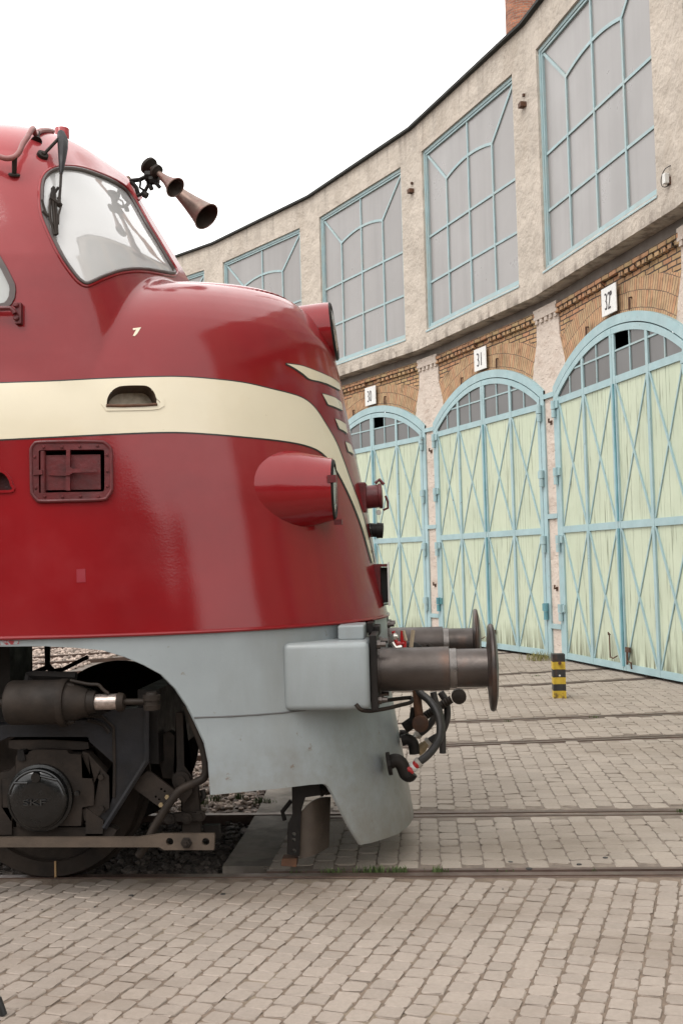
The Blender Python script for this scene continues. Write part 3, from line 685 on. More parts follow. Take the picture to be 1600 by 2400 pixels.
# number plates
def digits(txt, sx, sz, off=-.004):
    cu = bpy.data.curves.new('t', 'FONT'); cu.body = txt; cu.size = 1; cu.align_x = 'CENTER'; cu.extrude = .006; cu.resolution_u = 6; cu.offset = off
    to = bpy.data.objects.new('t', cu); COL.objects.link(to); bpy.context.view_layer.update()
    me = bpy.data.meshes.new_from_object(to.evaluated_get(bpy.context.evaluated_depsgraph_get()))
    v = np.array([x.co[:] for x in me.vertices]); f = [tuple(p.vertices) for p in me.polygons]
    bpy.data.objects.remove(to); bpy.data.curves.remove(cu); bpy.data.meshes.remove(me)
    lo, hi = v.min(0), v.max(0); v[:, 0] = (v[:, 0]-(lo[0]+hi[0])/2)/(hi[0]-lo[0])*sx; v[:, 1] = (v[:, 1]-lo[1])/(hi[1]-lo[1])*sz
    return v, f
for i in (4, 3, 2, 1, 0):
    pl = MB().box((-.265, -.105, 5.90), (.265, -.085, 6.37), bev=.006)
    po = bpart('number_plate', pl, PLATEW, i, RD)
    if i in (4, 3, 2):
        v, f = digits(str(34-i), .20, .28, -.018)
        obj('digits', (np.stack([v[:, 0]-.03, -.108-v[:, 2]*1., v[:, 1]+5.99], 1), f), DIGIT, po, local=True)
        if i == 2:
            obj('rust_spot', MB().lathe((.085, -.107, 6.235), (0, -1, 0), [(0, .042), (.006, .038)], 18), DIGIT, po, local=True)
    for sg in (-1, 1): pass
# wall fittings
for px, py in ((1230, 246), (967, 448)):
    u, z = onbay(px, py, 3 if px < 1225 else 2, RU)
    mb = MB().box((u-.07, -.12, z-.05), (u+.07, .01, z+.04)).box((u-.02, -.05, z+.16), (u+.03, .01, z+.21))
    bpart('wall_bracket', mb, RUST, 3 if px < 1225 else 2, RU)
u, z = onbay(1567, 420, 2, RU)
lampo = bpart('wall_box', MB().box((u-.04, -.09, z-.07), (u+.04, -.02, z+.08), bev=.008), WHITEP, 2, RU)
obj('cable', MB().tube(spline([(u+.06, 0, z+.18), (u-.01, -.06, z+.14), (u-.06, -.09, z+.03), (u-.06, -.09, z-.07), (u-.02, -.06, z-.11), (u+.03, -.02, z-.09)], 30), .007, 6), BLKL, lampo, local=True)
obj('wall_mount', MB().box((u-.03, -.02, z-.09), (u+.05, .01, z+.02)), RUST, lampo, local=True)

# chimney behind the roof
P = atY([(1184.5, 40), (1262, 40)], 52); cxm = (P[0]+P[1])/2; rc = np.linalg.norm(P[1]-P[0])/2
n = 48; ch = MB(); uvc = []
for k_ in range(2):
    for q in range(n+1):
        t = 2*math.pi*q/n; rr = rc*(1.12 if k_ == 0 else .96); z = (0, 46)[k_]
        ch.v.append((cxm[0]+rr*math.cos(t), 52+rr*math.sin(t), z)); uvc.append((t*rc, z))
ch.f = [(q, q+1, n+2+q, n+1+q) for q in range(n)]
tag(obj('brick_chimney', ch, BRICKC, smooth=True, uv=uvc), 'tall round red brick chimney rising behind the roundhouse roof', 'chimney')

# ------------------------------------------------------------------ locomotive
LO = thing('locomotive', 'dark red streamlined diesel locomotive with cream stripe, rounded nose and grey skirt', 'locomotive', (-1.5, YC, 0))
TZ = np.array([.0, .204, .566, 1.006, 1.54, 1.571, 1.942, 2.269, 2.617, 2.948, 3.243, 3.465, 3.654, 3.751, 3.828, 3.857, 3.868, 3.873, 3.876, 3.879, 3.882])
TX = np.array([-.09, -.106, -.16, -.231, -.254, -.256, -.327, -.372, -.435, -.499, -.546, -.595, -.701, -.79, -.917, -1.064, -1.212, -1.416, -1.62, -2.0, -2.6])
CZ = np.array([2.4, 3.0, 3.5, 3.987, 4.163, 4.363, 4.62, 4.785, 4.835, 4.893, 4.945, 4.972, 4.983, 4.992, 4.995, 5.0])
CXX = np.array([-1.15, -1.3, -1.44, -1.609, -1.703, -1.818, -1.965, -2.049, -2.092, -2.178, -2.308, -2.461, -2.614, -2.835, -2.946, -3.2])
WB = 1.65; X0 = -3.2
def smooth_tab(z, a, b, w=.05):
    return (np.interp(z-w, a, b)+2*np.interp(z, a, b)+np.interp(z+w, a, b))/4
def Tn(z): return np.where(z > 1.65, np.where(z < 3.8, smooth_tab(z, TZ, TX, .06), np.interp(z, TZ, TX)), np.interp(z, TZ, TX))
def Wn(z):
    s = np.clip((z-2.75)/(3.884-2.75), 0, 1); return WB*(1-s**2.5)**(1/2.5)
def Tc(z): return smooth_tab(z, CZ, CXX, .04)
def Wc(z):
    w = np.interp(z, [2.4, 3.0, 3.2, 3.8, 4.5], [1.58, 1.61, 1.605, 1.56, 1.42]); s = np.clip((z-4.35)/(5.0-4.35), 0, 1); return w*(1-s**2.2)**(1/2.2)
def ins_n(x, y, z):
    w = Wn(z)+1e-6; t = Tn(z); a = 1.98*w/WB+.02; xs = t-a; q = np.clip(np.abs(y)/w, 0, 9); u = np.clip((x-xs)/a, 0, 9)
    return (q**2.1+u**2.1) <= 1
def ins_c(x, y, z):
    w = Wc(z)+1e-6; q = np.abs(y)/w; qq = np.clip(q, 0, 1)
    xf = Tc(z)-.22*qq-.85*(1-(1-qq**4)**.25)
    return (q <= 1) & (x <= xf)
def rho(ins, th, z, hi=4.5):
    lo_ = np.zeros_like(z); hi_ = np.full_like(z, hi); c, s = math.cos(th), math.sin(th)
    for _ in range(34):
        mid = (lo_+hi_)/2; k_ = ins(X0+mid*c, -mid*s, z); lo_ = np.where(k_, mid, lo_); hi_ = np.where(k_, hi_, mid)
    return lo_
ZB0 = 1.575
zn = np.r_[np.linspace(ZB0, 3.52, 110), np.linspace(3.53, 3.845, 50), np.linspace(3.847, 3.8839, 60)]
zc = np.r_[np.linspace(2.5, 4.35, 120), 4.35+.6499*np.sin(np.linspace(.01, math.pi/2, 110))]
NP = 400
def meridian(th):
    rn = rho(ins_n, th, zn); rcn = rho(ins_c, th, zn); k_ = np.argmax(rcn > rn+1e-4) if (rcn > rn+1e-4).any() else len(zn)
    if k_ == 0: k_ = 1
    if k_ < len(zn):
        f0, f1 = rcn[k_-1]-rn[k_-1], rcn[k_]-rn[k_]; t = np.clip(-f0/(f1-f0+1e-9), 0, 1)
        zst = zn[k_-1]+t*(zn[k_]-zn[k_-1]); rst = rn[k_-1]+t*(rn[k_]-rn[k_-1])
    else: zst, rst = 3.883, rcn[-1]
    A = np.vstack([np.stack([rn[:k_], zn[:k_]], 1), [[rst, zst]]]); m_ = zc > zst+.004; B = np.stack([rho(ins_c, th, zc[m_]), zc[m_]], 1)
    P = np.vstack([A, B]); P = P[np.r_[True, np.linalg.norm(np.diff(P, axis=0), axis=1) > 1e-5]]
    P[-1, 0] = 0 if P[-1, 0] < .3 else P[-1, 0]
    la = np.linalg.norm(np.diff(A, axis=0), axis=1).sum(); lt_ = np.linalg.norm(np.diff(P, axis=0), axis=1).sum()
    P = resample(P, NP)
    L = lt_/NP; jd = la/lt_*(NP-1)
    # soften the joint of bonnet and cab
    sg = max(2, .034/L); kk = np.arange(-int(3*sg), int(3*sg)+1); w = np.exp(-kk**2/(2*sg*sg)); w /= w.sum()
    pad = np.vstack([np.repeat(P[:1], len(kk), 0)+np.arange(-len(kk), 0)[:, None]*(P[1]-P[0]), P, np.repeat(P[-1:], len(kk), 0)])
    sm = np.stack([np.convolve(pad[:, q], w, 'same') for q in range(2)], 1)[len(kk):-len(kk)]
    bl = np.exp(-((np.arange(NP)-jd)*L/.12)**2)[:, None]
    P = P*(1-bl)+sm*bl; P[-1] = (max(P[-1, 0], 0), 5.0); return P
thn = np.r_[np.linspace(90, 62, 60)[:-1], np.linspace(62, 22, 130)[:-1], np.linspace(22, 0, 80)]
TH_ = np.r_[thn, -thn[::-1][1:]]
mer = {round(float(t), 6): meridian(math.radians(abs(t))) for t in thn}
cols = []; sig = []
for x in np.r_[np.linspace(-7.6, -4.0, 6), np.linspace(-3.9, -3.21, 40)]:
    P = mer[90.0]; cols.append(np.stack([np.full(NP, x), YC-P[:, 0], P[:, 1]], 1)); sig.append(90+(X0-x)*30)
for t in TH_:
    P = mer[round(abs(float(t)), 6)]; a = math.radians(t); cols.append(np.stack([X0+P[:, 0]*math.cos(a), YC-P[:, 0]*math.sin(a), P[:, 1]], 1)); sig.append(t)
for x in np.r_[np.linspace(-3.9, -3.21, 40), np.linspace(-7.6, -4.0, 6)][::1]:
    pass
for x in np.r_[np.linspace(-3.21, -3.9, 12), np.linspace(-4.0, -7.6, 6)]:
    P = mer[90.0]; cols.append(np.stack([np.full(NP, x), YC+P[:, 0], P[:, 1]], 1)); sig.append(-90-(X0-x)*30)
SV = np.concatenate(cols); nc = len(cols)
I, J = np.meshgrid(np.arange(nc-1), np.arange(NP-1), indexing='ij'); base = (I*NP+J).ravel()
SF = np.stack([base, base+NP, base+NP+1, base+1], 1)
BV = BVHTree.FromPolygons(SV.tolist(), SF.tolist())
def hit(px, bvh=None):
    d = Vector(rays([px])[0]).normalized(); h = (bvh or BV).ray_cast(Vector(O), d)
    if h[0] is None: return None
    nrm = h[1] if h[1].dot(d) < 0 else -h[1]
    return np.array(h[0]), np.array(nrm)
def hits(P, off=0., bvh=None):
    R = []; last = None
    for p in P:
        h = hit(p, bvh)
        if h is None:
            h = last
            if h is None: continue
        last = h; R.append(h[0]+h[1]*off)
    return np.array(R)
def near(P, off, bvh=None):
    """like hits, but a missed ray takes the nearest surface point to the ray of the last good depth"""
    R = []
    for p in P:
        h = hit(p, bvh)
        if h is None:
            q = Vector(atY([p], YC-.1)[0]); l = (bvh or BV).find_nearest(q); n_ = np.array(l[1]); n_ = n_ if n_@(np.array(q)-np.array(l[0])) >= 0 else -n_
            R.append(np.array(l[0])+n_*off)
        else: R.append(h[0]+h[1]*off)
    return np.array(R)
def mirror(V): V = np.array(V, float).copy(); V[:, 1] = 2*YC-V[:, 1]; return V
def pip(P, poly):
    P = np.asarray(P); poly = np.asarray(poly, float); x, y = P[:, 0], P[:, 1]; r = np.zeros(len(P), bool); q = poly[-1]
    for p in poly:
        c = ((p[1] > y) != (q[1] > y)) & (x < (q[0]-p[0])*(y-p[1])/(q[1]-p[1]+1e-12)+p[0]); r ^= c; q = p
    return r

# outlines traced on the photo (they are dropped on to the shell)
WIN = R1([(287, 520), (290, 455), (302, 405), (335, 365), (390, 340), (460, 333), (560, 345), (680, 385), (790, 435), (862, 490), (922, 580), (1000, 720), (1080, 850), (1150, 970), (1186, 1030), (1184, 1044), (1165, 1046), (1100, 1036), (1000, 1020), (900, 1018), (800, 1034), (700, 1070), (620, 1108), (588, 1116), (560, 1104), (520, 1066), (440, 955), (370, 820), (310, 680), (290, 590)])
SIDEW = Q7([(-700, -250), (-120, 60), (0, 285), (85, 430), (150, 560), (192, 650), (200, 730), (188, 830), (150, 905), (95, 955), (0, 975), (-300, 985), (-700, 1000)])
STEP = R2([(418, 520), (420, 494), (432, 470), (452, 452), (480, 443), (550, 441), (580, 446), (600, 465), (610, 490), (612, 514)])
HO = Q8([(195, 300), (200, 235), (235, 180), (300, 152), (700, 143), (1080, 148), (1160, 170), (1215, 225), (1235, 300), (1242, 720), (1235, 790), (1195, 855), (1120, 900), (700, 915), (330, 922), (265, 895), (222, 840), (205, 770)])
HI = Q8([(295, 310), (296, 275), (300, 262), (315, 258), (360, 256), (700, 250), (1090, 248), (1120, 250), (1140, 256), (1150, 300), (1152, 700), (1150, 760), (1140, 790), (1100, 800), (700, 806), (340, 814), (310, 812), (298, 780)])
STEP2 = R2([(-60, 848), (-60, 790), (-30, 778), (0, 778), (20, 787), (36, 808), (43, 830), (44, 848)])
cen = SV[SF].mean(1); pc = proj(cen); pm_ = proj(mirror(cen)); nearside = cen[:, 1] < YC
# view-facing test for the near side
e1_ = SV[SF[:, 1]]-SV[SF[:, 0]]; e2_ = SV[SF[:, 3]]-SV[SF[:, 0]]; nr = np.cross(e1_, e2_); nr *= np.sign(((nr*(cen-np.array([X0-.5, YC, 3.0]))).sum(1)))[:, None]
def facing(c, n): return ((c-O)*n).sum(1) < 0
fc = facing(cen, nr); nm = nr.copy(); nm[:, 1] *= -1; fcm = facing(mirror(cen), nm)
def sel(poly, both=False):
    a = pip(pc, poly) & nearside & fc
    if both: a |= pip(pm_, poly) & ~nearside & fcm
    return a
def grow(P, d):
    P = np.array(P, float); n_ = len(P); out_ = []
    ar = .5*sum(P[i-1][0]*P[i][1]-P[i][0]*P[i-1][1] for i in range(n_)); s_ = 1 if ar > 0 else -1
    for i in range(n_):
        t = P[(i+1) % n_]-P[i-1]; nn = np.array([t[1], -t[0]])/np.hypot(*t)*s_; out_.append(P[i]+nn*d)
    return out_
MW, MS, MST, MH, MS2 = sel(WIN, True), sel(SIDEW, True), sel(grow(STEP, 4)), sel(grow(HI, 4)), sel(grow(STEP2, 3))
keep = ~(MW | MS | MST | MH | MS2)
def submesh(mask, off=0.):
    f = SF[mask]; u, inv = np.unique(f, return_inverse=True); v = SV[u].copy()
    if off:
        n_ = np.zeros_like(SV); np.add.at(n_, f.ravel(), np.repeat(nr[mask], 4, 0)); n_ = n_[u]; n_ /= np.linalg.norm(n_, axis=1)[:, None]+1e-12; v += n_*off
    return v.tolist(), inv.reshape(-1, 4).tolist()
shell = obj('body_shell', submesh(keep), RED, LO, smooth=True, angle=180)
lip = np.array([c[0] for c in cols]); nl = lip-np.array([X0, YC, 0]); nl[:, 2] = 0
lp = []
for p in lip:
    d = np.array([max(p[0]-X0, 0), p[1]-YC, 0]); d /= np.linalg.norm(d); lp.append(p+d*.004-np.array([0, 0, .004]))
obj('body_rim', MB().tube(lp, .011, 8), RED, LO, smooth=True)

def frame_ring(name, outer, inner, h, depth, material, parent, mir=False, hout=-.006, wall=None):
    n_ = len(outer); loops = [hits(outer, hout), hits(outer, h), hits(inner, h), hits(inner, -depth)]
    V = np.vstack(loops); F = [(k_*n_+q, k_*n_+(q+1) % n_, (k_+1)*n_+(q+1) % n_, (k_+1)*n_+q) for k_ in range(3) for q in range(n_)]
    if mir: F = F+[tuple(i+len(V) for i in f[::-1]) for f in F]; V = np.vstack([V, mirror(V)])
    o_ = obj(name, (V, F), [material, wall] if wall else material, parent, smooth=True)
    if wall: o_.data.polygons.foreach_set('material_index', [0]*(2*n_)+[1]*n_)
    return o_
def grow(P, d):
    P = np.array(P, float); c = P.mean(0); out_ = []
    n_ = len(P)
    ar = .5*sum(P[i-1][0]*P[i][1]-P[i][0]*P[i-1][1] for i in range(n_)); s_ = 1 if ar > 0 else -1
    for i in range(n_):
        t = P[(i+1) % n_]-P[i-1]; nn = np.array([t[1], -t[0]])/np.hypot(*t)*s_; out_.append(P[i]+nn*d)
    return out_
def dense(P, n=80):
    P = np.array(P, float); P = np.vstack([P, P[:1]]); return spline(P, n)[:-1]
# windscreens, with the surface cells cut from the shell as the glass
gls = [obj('windscreen', submesh(MW & q_, -.006), GLASS, LO, smooth=True, angle=180) for q_ in (nearside, ~nearside)]
Wd = dense(WIN, 120)
for k_, mr in enumerate((False, True)):
    mb = MB(); ring_ = hits(np.vstack([Wd, Wd[:1]]), .004)
    if mr: ring_ = mirror(ring_)
    mb.tube(ring_, .012, 8, caps=False); obj('gasket', mb, RUBG, gls[k_], smooth=True)
    mb = MB(); ring_ = hits(np.array(grow(np.vstack([Wd]), 6.5)), .002); ring_ = np.vstack([ring_, ring_[:1]])
    if mr: ring_ = mirror(ring_)
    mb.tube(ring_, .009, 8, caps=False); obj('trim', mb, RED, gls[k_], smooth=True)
SGL = glass_mat('side_glass', (.55, .56, .53), .55, .03)
obj('side_window', submesh(MS & ~nearside, -.012), SGL, LO, smooth=True, angle=180)
sg_ = obj('side_window', submesh(MS & nearside, -.012), SGL, LO, smooth=True, angle=180)
frame_ring('window_frame', grow(SIDEW, 5), grow(SIDEW, -9), .010, .03, RUBG, sg_)
# cab lining, floor and bulkhead seen through the glass
def off_shell(z0, z1, x1, d):
    m_ = (cen[:, 2] > z0) & (cen[:, 0] < x1) & (cen[:, 0] > -4.2) & keep; return submesh(m_, d)
obj('cab_lining', off_shell(3.9, 9, 0, -.05), INSIDE, LO, smooth=True, angle=180)
obj('bulkhead', MB().box((-4.3, YC-1.5, 2.2), (-4.2, YC+1.5, 5.0)), INSIDE, LO)
desk = MB().box((-2.9, YC-1.35, 3.0), (-2.15, YC+1.35, 3.55), bev=.06); obj('control_desk', desk, INSIDE, LO)
obj('bonnet_bulkhead', MB().box((-2.2, YC-1.4, 1.6), (-2.1, YC+1.4, 3.5)), DARKIN, LO)
seat = MB().box((-3.3, YC+.25, 3.1), (-3.15, YC+.75, 4.05), bev=.05).box((-3.3, YC+.25, 3.0), (-2.85, YC+.75, 3.1), bev=.03); obj('driver_seat', seat, RUBG, LO)
obj('window_post', MB().tube([(-2.10, YC+.05, 4.80), (-1.95, YC+.06, 4.42), (-1.80, YC+.08, 4.02)], .05, 10), TAN, LO, smooth=True)
# two motors of the inner wipers and a sheet on the desk
obj('wiper_motor', MB().box((-2.35, YC-.15, 3.92), (-2.22, YC+.02, 4.10), bev=.02).lathe((-2.28, YC-.06, 4.1), (.2, 0, 1), [(0, .05), (.16, .045)], 14), IRON, LO)

# cream stripe and whiskers with their dark outlines
TOP = R2([(-40, 434), (0, 432), (200, 425), (400, 415), (600, 408), (720, 408), (850, 418), (960, 432), (1060, 455), (1140, 475), (1190, 495), (1230, 530), (1270, 590), (1310, 660), (1340, 735), (1370, 820), (1400, 900), (1425, 985), (1448, 1080), (1458, 1132)])
BOT = R2([(-40, 652), (0, 650), (200, 640), (400, 630), (600, 622), (720, 622), (850, 630), (960, 640), (1060, 650), (1150, 663), (1215, 680), (1260, 705), (1300, 750), (1330, 800), (1360, 860), (1390, 930), (1415, 1000), (1435, 1070), (1446, 1110), (1453, 1134)])
def patch(A, B, na, nb, off, ext=None, mir=False):
    A = spline(A, na); B = spline(B, na); V = []
    for k_ in range(nb):
        t = k_/(nb-1); V.append(near(A*(1-t)+B*t, off))
    V = np.array(V)
    if ext is not None:
        e = V[:, :1].copy(); e[..., 0] = ext; V = np.concatenate([e, V], 1)
    h_, w_2 = V.shape[:2]; F = [(i*w_2+j, i*w_2+j+1, (i+1)*w_2+j+1, (i+1)*w_2+j) for i in range(h_-1) for j in range(w_2-1)]
    P = V.reshape(-1, 3)
    if mir: F = F+[tuple(q+len(P) for q in f) for f in F]; P = np.vstack([P, mirror(P)])
    return P, F
T3, B3 = np.array(TOP), np.array(BOT)
dd = np.linspace(1, .6, len(T3))[:, None]
def sidepush(A, d):
    A = np.array(A, float); t = np.gradient(A, axis=0); t /= np.linalg.norm(t, axis=1)[:, None]; return A+np.stack([t[:, 1], -t[:, 0]], 1)*d
stp = patch(T3, B3, 150, 26, .0045, -7.6)
# recess cells are left out of the stripe
def drop(PF, poly):
    P, F = np.array(PF[0]), np.array(PF[1]); c = P[F].mean(1); k_ = ~(pip(proj(c), poly) & (c[:, 1] < YC)); return P, F[k_].tolist()
obj('cream_stripe', drop(stp, grow(STEP, 4)), CREAM, LO, smooth=True, angle=180)
obj('cream_stripe', (mirror(stp[0]), stp[1]), CREAM, LO, smooth=True, angle=180)
pe = patch(sidepush(T3, 3.2), sidepush(B3, -3.2), 150, 26, .002, -7.6)
obj('stripe_edge', drop(pe, grow(STEP, 4)), BLKL, LO, smooth=True, angle=180)
obj('stripe_edge', (mirror(pe[0]), pe[1]), BLKL, LO, smooth=True, angle=180)
WHK = [(QH([(265, 1680), (420, 1698), (600, 1730), (900, 1840), (1150, 1950), (1270, 2020), (1345, 2085)]), QH([(265, 1680), (420, 1760), (600, 1880), (740, 1990), (950, 2040), (1150, 2110), (1370, 2225)])),
       (QN([(-185, 1020), (-60, 1055), (40, 1095), (135, 1170)]), QN([(-85, 1200), (0, 1228), (80, 1262), (160, 1300)])),
       (QN([(30, 1440), (90, 1460), (150, 1490), (205, 1525)]), QN([(100, 1600), (150, 1625), (200, 1655), (240, 1690)])),
       (QN([(200, 1825), (240, 1840), (275, 1860), (300, 1890)]), QN([(250, 1980), (285, 1995), (320, 2015), (350, 2045)]))]
for A, B in WHK:
    pw_ = patch(A, B, 24, 6, .0045)
    for q_ in (pw_[0], mirror(pw_[0])): obj('cream_whisker', (q_, pw_[1]), CREAM, LO, smooth=True, angle=180)
    A2, B2 = np.array(A), np.array(B); cA = (A2.mean(0)+B2.mean(0))/2
    pw_ = patch(sidepush(A2, 2.6)+np.array([-1.5, 0]), sidepush(B2, -2.6)+np.array([-1.5, 0]), 24, 6, .002)
    for q_ in (pw_[0], mirror(pw_[0])): obj('whisker_edge', (q_, pw_[1]), BLKL, LO, smooth=True, angle=180)

# foot recesses in the side
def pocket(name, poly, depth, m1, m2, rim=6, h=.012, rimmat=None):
    D = dense(poly, 48); o = frame_ring(name, grow(D, rim), D, h, depth, m1, LO, wall=SHADEW)
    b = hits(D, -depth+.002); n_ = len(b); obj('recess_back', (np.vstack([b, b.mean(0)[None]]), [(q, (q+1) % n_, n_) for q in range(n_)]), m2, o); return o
SHADEW = mt('shaded_recess', (.13, .085, .055), .8, var=.3, vs=20)  # recess walls painted dark for the shade inside, over rusty dirt
RUSTC = mt('rusty_cream', (.66, .57, .44), .7, var=.2, vs=14, dirt=(.24, .14, .07), ds=9, da=.8, lo=.5, hi=.68)
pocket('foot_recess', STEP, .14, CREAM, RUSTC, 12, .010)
obj('recess_sill', MB().tube(hits(R2([(416, 520), (480, 521), (560, 519), (614, 515)]), .012), .009, 8), RUST, LO)
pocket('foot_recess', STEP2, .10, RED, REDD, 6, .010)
# hatch with its strap
ht = frame_ring('side_hatch', dense(HO, 72), [HI[0]]*0+list(dense(HI, 72)), .014, .045, REDD, LO)
ob = dense(HI, 72); b = hits(ob, -.044); obj('hatch_back', (np.vstack([b, b.mean(0)[None]]), [(q, (q+1) % 72, 72) for q in range(72)]), REDD, ht)
obj('hatch_rim', MB().tube(hits(np.vstack([dense(HO, 72), dense(HO, 72)[:1]]), .010), .011, 8, caps=False), REDD, ht, smooth=True)
def sprism(poly, o0, o1, bvh=None):
    A = hits(poly, o0, bvh); B = hits(poly, o1, bvh); return MB().loft(A, B)
obj('hatch_panel', sprism(Q8([(370, 318), (1095, 305), (1100, 765), (372, 775)]), -.03, -.010), REDD, ht)
obj('hatch_bar', sprism(Q8([(655, 245), (705, 245), (705, 785), (650, 785)]), -.02, .018), REDD, ht)
obj('hatch_hinge', MB().tube(hits(Q8([(340, 262), (342, 540), (345, 812)]), -.004), .016, 10), REDD, ht)
obj('hatch_strap', sprism(Q8([(660, 465), (690, 470), (750, 505), (1060, 500), (1062, 548), (750, 555), (690, 590), (655, 590)]), .019, .030), REDD, ht)
obj('hatch_bracket', sprism(Q8([(230, 520), (350, 516), (350, 575), (230, 585)]), .010, .024), REDD, ht)
obj('hatch_strap', sprism(Q8([(415, 520), (650, 512), (650, 592), (415, 582)]), -.011, -.002), REDD, ht)
def bolts(pts, r, h, material, parent, off=0., bvh=None, name='bolt'):
    for p in pts:
        q = hit(p, bvh)
        if q is None: continue
        obj(name, MB().lathe(q[0]+q[1]*(off-.004), q[1], [(0, r), (h*.7, r), (h, r*.6)], 10), material, parent, smooth=True)
bolts(Q8([(360, 215), (598, 215), (828, 208), (1060, 200), (1185, 318), (1188, 530), (1190, 730), (245, 345), (250, 552), (258, 750), (375, 862), (605, 868), (840, 862), (1075, 868)]), .0085, .012, REDD, ht, .014)
# paint marks on the bonnet
obj('paint_scratch', sprism(R2([(520, 217), (552, 213), (538, 236), (528, 247), (520, 246), (533, 222), (521, 224)]), .0005, .003), CREAM, LO)
obj('paint_patch', sprism(R2([(300, 1158), (334, 1156), (336, 1208), (301, 1210)]), .0002, .0015), mt('patched_red', (.30, .016, .03), .3, var=.05, coat=.5), LO)

# grey skirt below, cut by the wheel arch and the rail-guard notch
zs_ = np.linspace(.05, ZB0-.012, 40)
def plan_pt(sg_v, z):
    s_ = abs(sg_v); sgn = 1 if sg_v > 0 else -1
    if s_ > 90: return np.array([X0-(s_-90)/30, YC-sgn*(WB-.012), z])
    r_ = rho(ins_n, math.radians(s_), np.array([z]))[0]-.012; a = math.radians(s_)
    return np.array([X0+r_*math.cos(a), YC-sgn*r_*math.sin(a), z])
th2 = np.r_[np.linspace(240, 91, 50), np.linspace(90, 0, 140)]
thS = np.r_[th2, -th2[::-1][1:]]
rS = {round(float(t), 6): (rho(ins_n, math.radians(min(t, 90)), zs_)-.012) for t in th2}
def skirt_col(t, z):
    s_ = abs(t); sgn = 1 if t >= 0 else -1
    if s_ >= 90: return np.stack([np.full_like(z, X0-(s_-90)/30), np.full_like(z, YC-sgn*(WB-.012)), z], 1)
    r_ = rho(ins_n, math.radians(s_), z)-.012; a = math.radians(s_); return np.stack([X0+r_*math.cos(a), YC-sgn*r_*math.sin(a), z], 1)
KV = np.concatenate([skirt_col(t, zs_) for t in th2]); nk = len(zs_); I, J = np.meshgrid(np.arange(len(th2)-1), np.arange(nk-1), indexing='ij'); bs_ = (I*nk+J).ravel()
KB = BVHTree.FromPolygons(KV.tolist(), np.stack([bs_, bs_+nk, bs_+nk+1, bs_+1], 1).tolist())
EDGE = R3([(-400, 195), (0, 190), (290, 187), (500, 197), (700, 215), (850, 260), (980, 315), (1100, 380), (1200, 480), (1280, 600), (1340, 720), (1400, 850), (1428, 980), (1434, 1080), (1437, 1200)])+R4([(300, 850), (480, 832), (560, 822), (615, 818), (632, 820), (645, 830), (670, 870), (700, 930), (740, 1010), (794, 1098), (850, 1086), (900, 1071), (960, 1050), (1000, 1022), (1030, 985)])
es = []; ez = []
for p in EDGE:
    h = hit(p, KB)
    if h is None: continue
    x, y, z = h[0]; s_ = 90+(X0-x)*30 if x < X0 else math.degrees(math.atan2(YC-y, x-X0)); es.append(s_); ez.append(z)
es = np.array(es); ez = np.array(ez)
for i in range(1, len(es)): es[i] = min(es[i], es[i-1]-1e-3)
ztip = ez[-1]
tcol = np.unique(np.round(np.r_[th2, es[es < 239], es[es < 239]+.02, es[es < 239]-.02], 5))[::-1]; tcol = tcol[tcol >= 0]
zb = np.interp(-tcol, -es, ez, left=ez[0], right=ztip)
V = []; n_row = 36
allc = np.r_[tcol, -tcol[::-1][1:]]; allz = np.r_[zb, zb[::-1][1:]]
for t, z0 in zip(allc, allz): V.append(skirt_col(t, np.linspace(z0, ZB0-.012, n_row)))
V = np.concatenate(V); I, J = np.meshgrid(np.arange(len(allc)-1), np.arange(n_row-1), indexing='ij'); bs_ = (I*n_row+J).ravel(); F = np.stack([bs_, bs_+n_row, bs_+n_row+1, bs_+1], 1).tolist()
# the sheet's inner face and bottom edge
Vi = V.copy(); dv = np.stack([np.maximum(V[:, 0]-X0, 0), V[:, 1]-YC, V[:, 2]*0], 1); dv /= np.linalg.norm(dv, axis=1)[:, None]; Vi -= dv*.016
nV = len(V); F2 = [tuple(q+nV for q in f[::-1]) for f in F]; F3 = [(i*n_row, (i+1)*n_row, (i+1)*n_row+nV, i*n_row+nV) for i in range(len(allc)-1)]
obj('grey_skirt', (np.vstack([V, Vi]), F+F2+F3), GREY, LO, smooth=True, angle=50)
obj('skirt_seam', MB().tube(hits(R4([(30, 513), (200, 507), (330, 499), (440, 490), (500, 482), (540, 479)]), .002, KB), .0055, 6), mt('dark_seam', (.12, .12, .12), .6), LO)  # thin dark line along the skirt's panel joint
obj('flaked_paint', sprism(R3([(0, 150), (40, 146), (100, 150), (135, 150), (130, 172), (60, 178), (20, 180), (0, 182)]), .0005, .002, KB), mt('flaking_red', (.37, .42, .43), .5, var=.1, dirt=(.35, .03, .04), ds=40, da=1, lo=.42, hi=.5), LO)

# floor, frame and the buffer housings
obj('underframe', MB().box((-7.5, YC-1.5, 1.52), (-2.0, YC+1.5, 1.56)).box((-2.0, YC-1.1, 1.52), (-.9, YC+1.1, 1.56)).box((-7.0, YC-.55, 1.1), (-3.2, YC+.55, 1.56)), IRON, LO)
def lamp(name, o, ax, prof, rl, parent=LO, lens_off=0.):
    l_ = obj(name, MB().lathe(o, ax, prof, 48, caps=False), RED, parent, smooth=True)
    o2 = np.array(o)+np.array(ax)/np.linalg.norm(ax)*prof[-1][0]
    obj('rim', MB().lathe(o2, ax, [(-.002, rl+.013), (.010, rl+.007), (.014, rl), (.014, rl-.014), (.002, rl-.016)], 40, caps=False), IRON, l_, smooth=True)
    obj('lens', MB().lathe(o2, ax, [(.004, rl-.016), (.018, rl*.6), (.023, .001)], 32, caps=False), LENS, l_, smooth=True)
    obj('reflector', MB().lathe(o2, ax, [(.0, rl-.014), (-.07, rl*.55), (-.09, .02)], 32), STEEL, l_, smooth=True)
    return l_
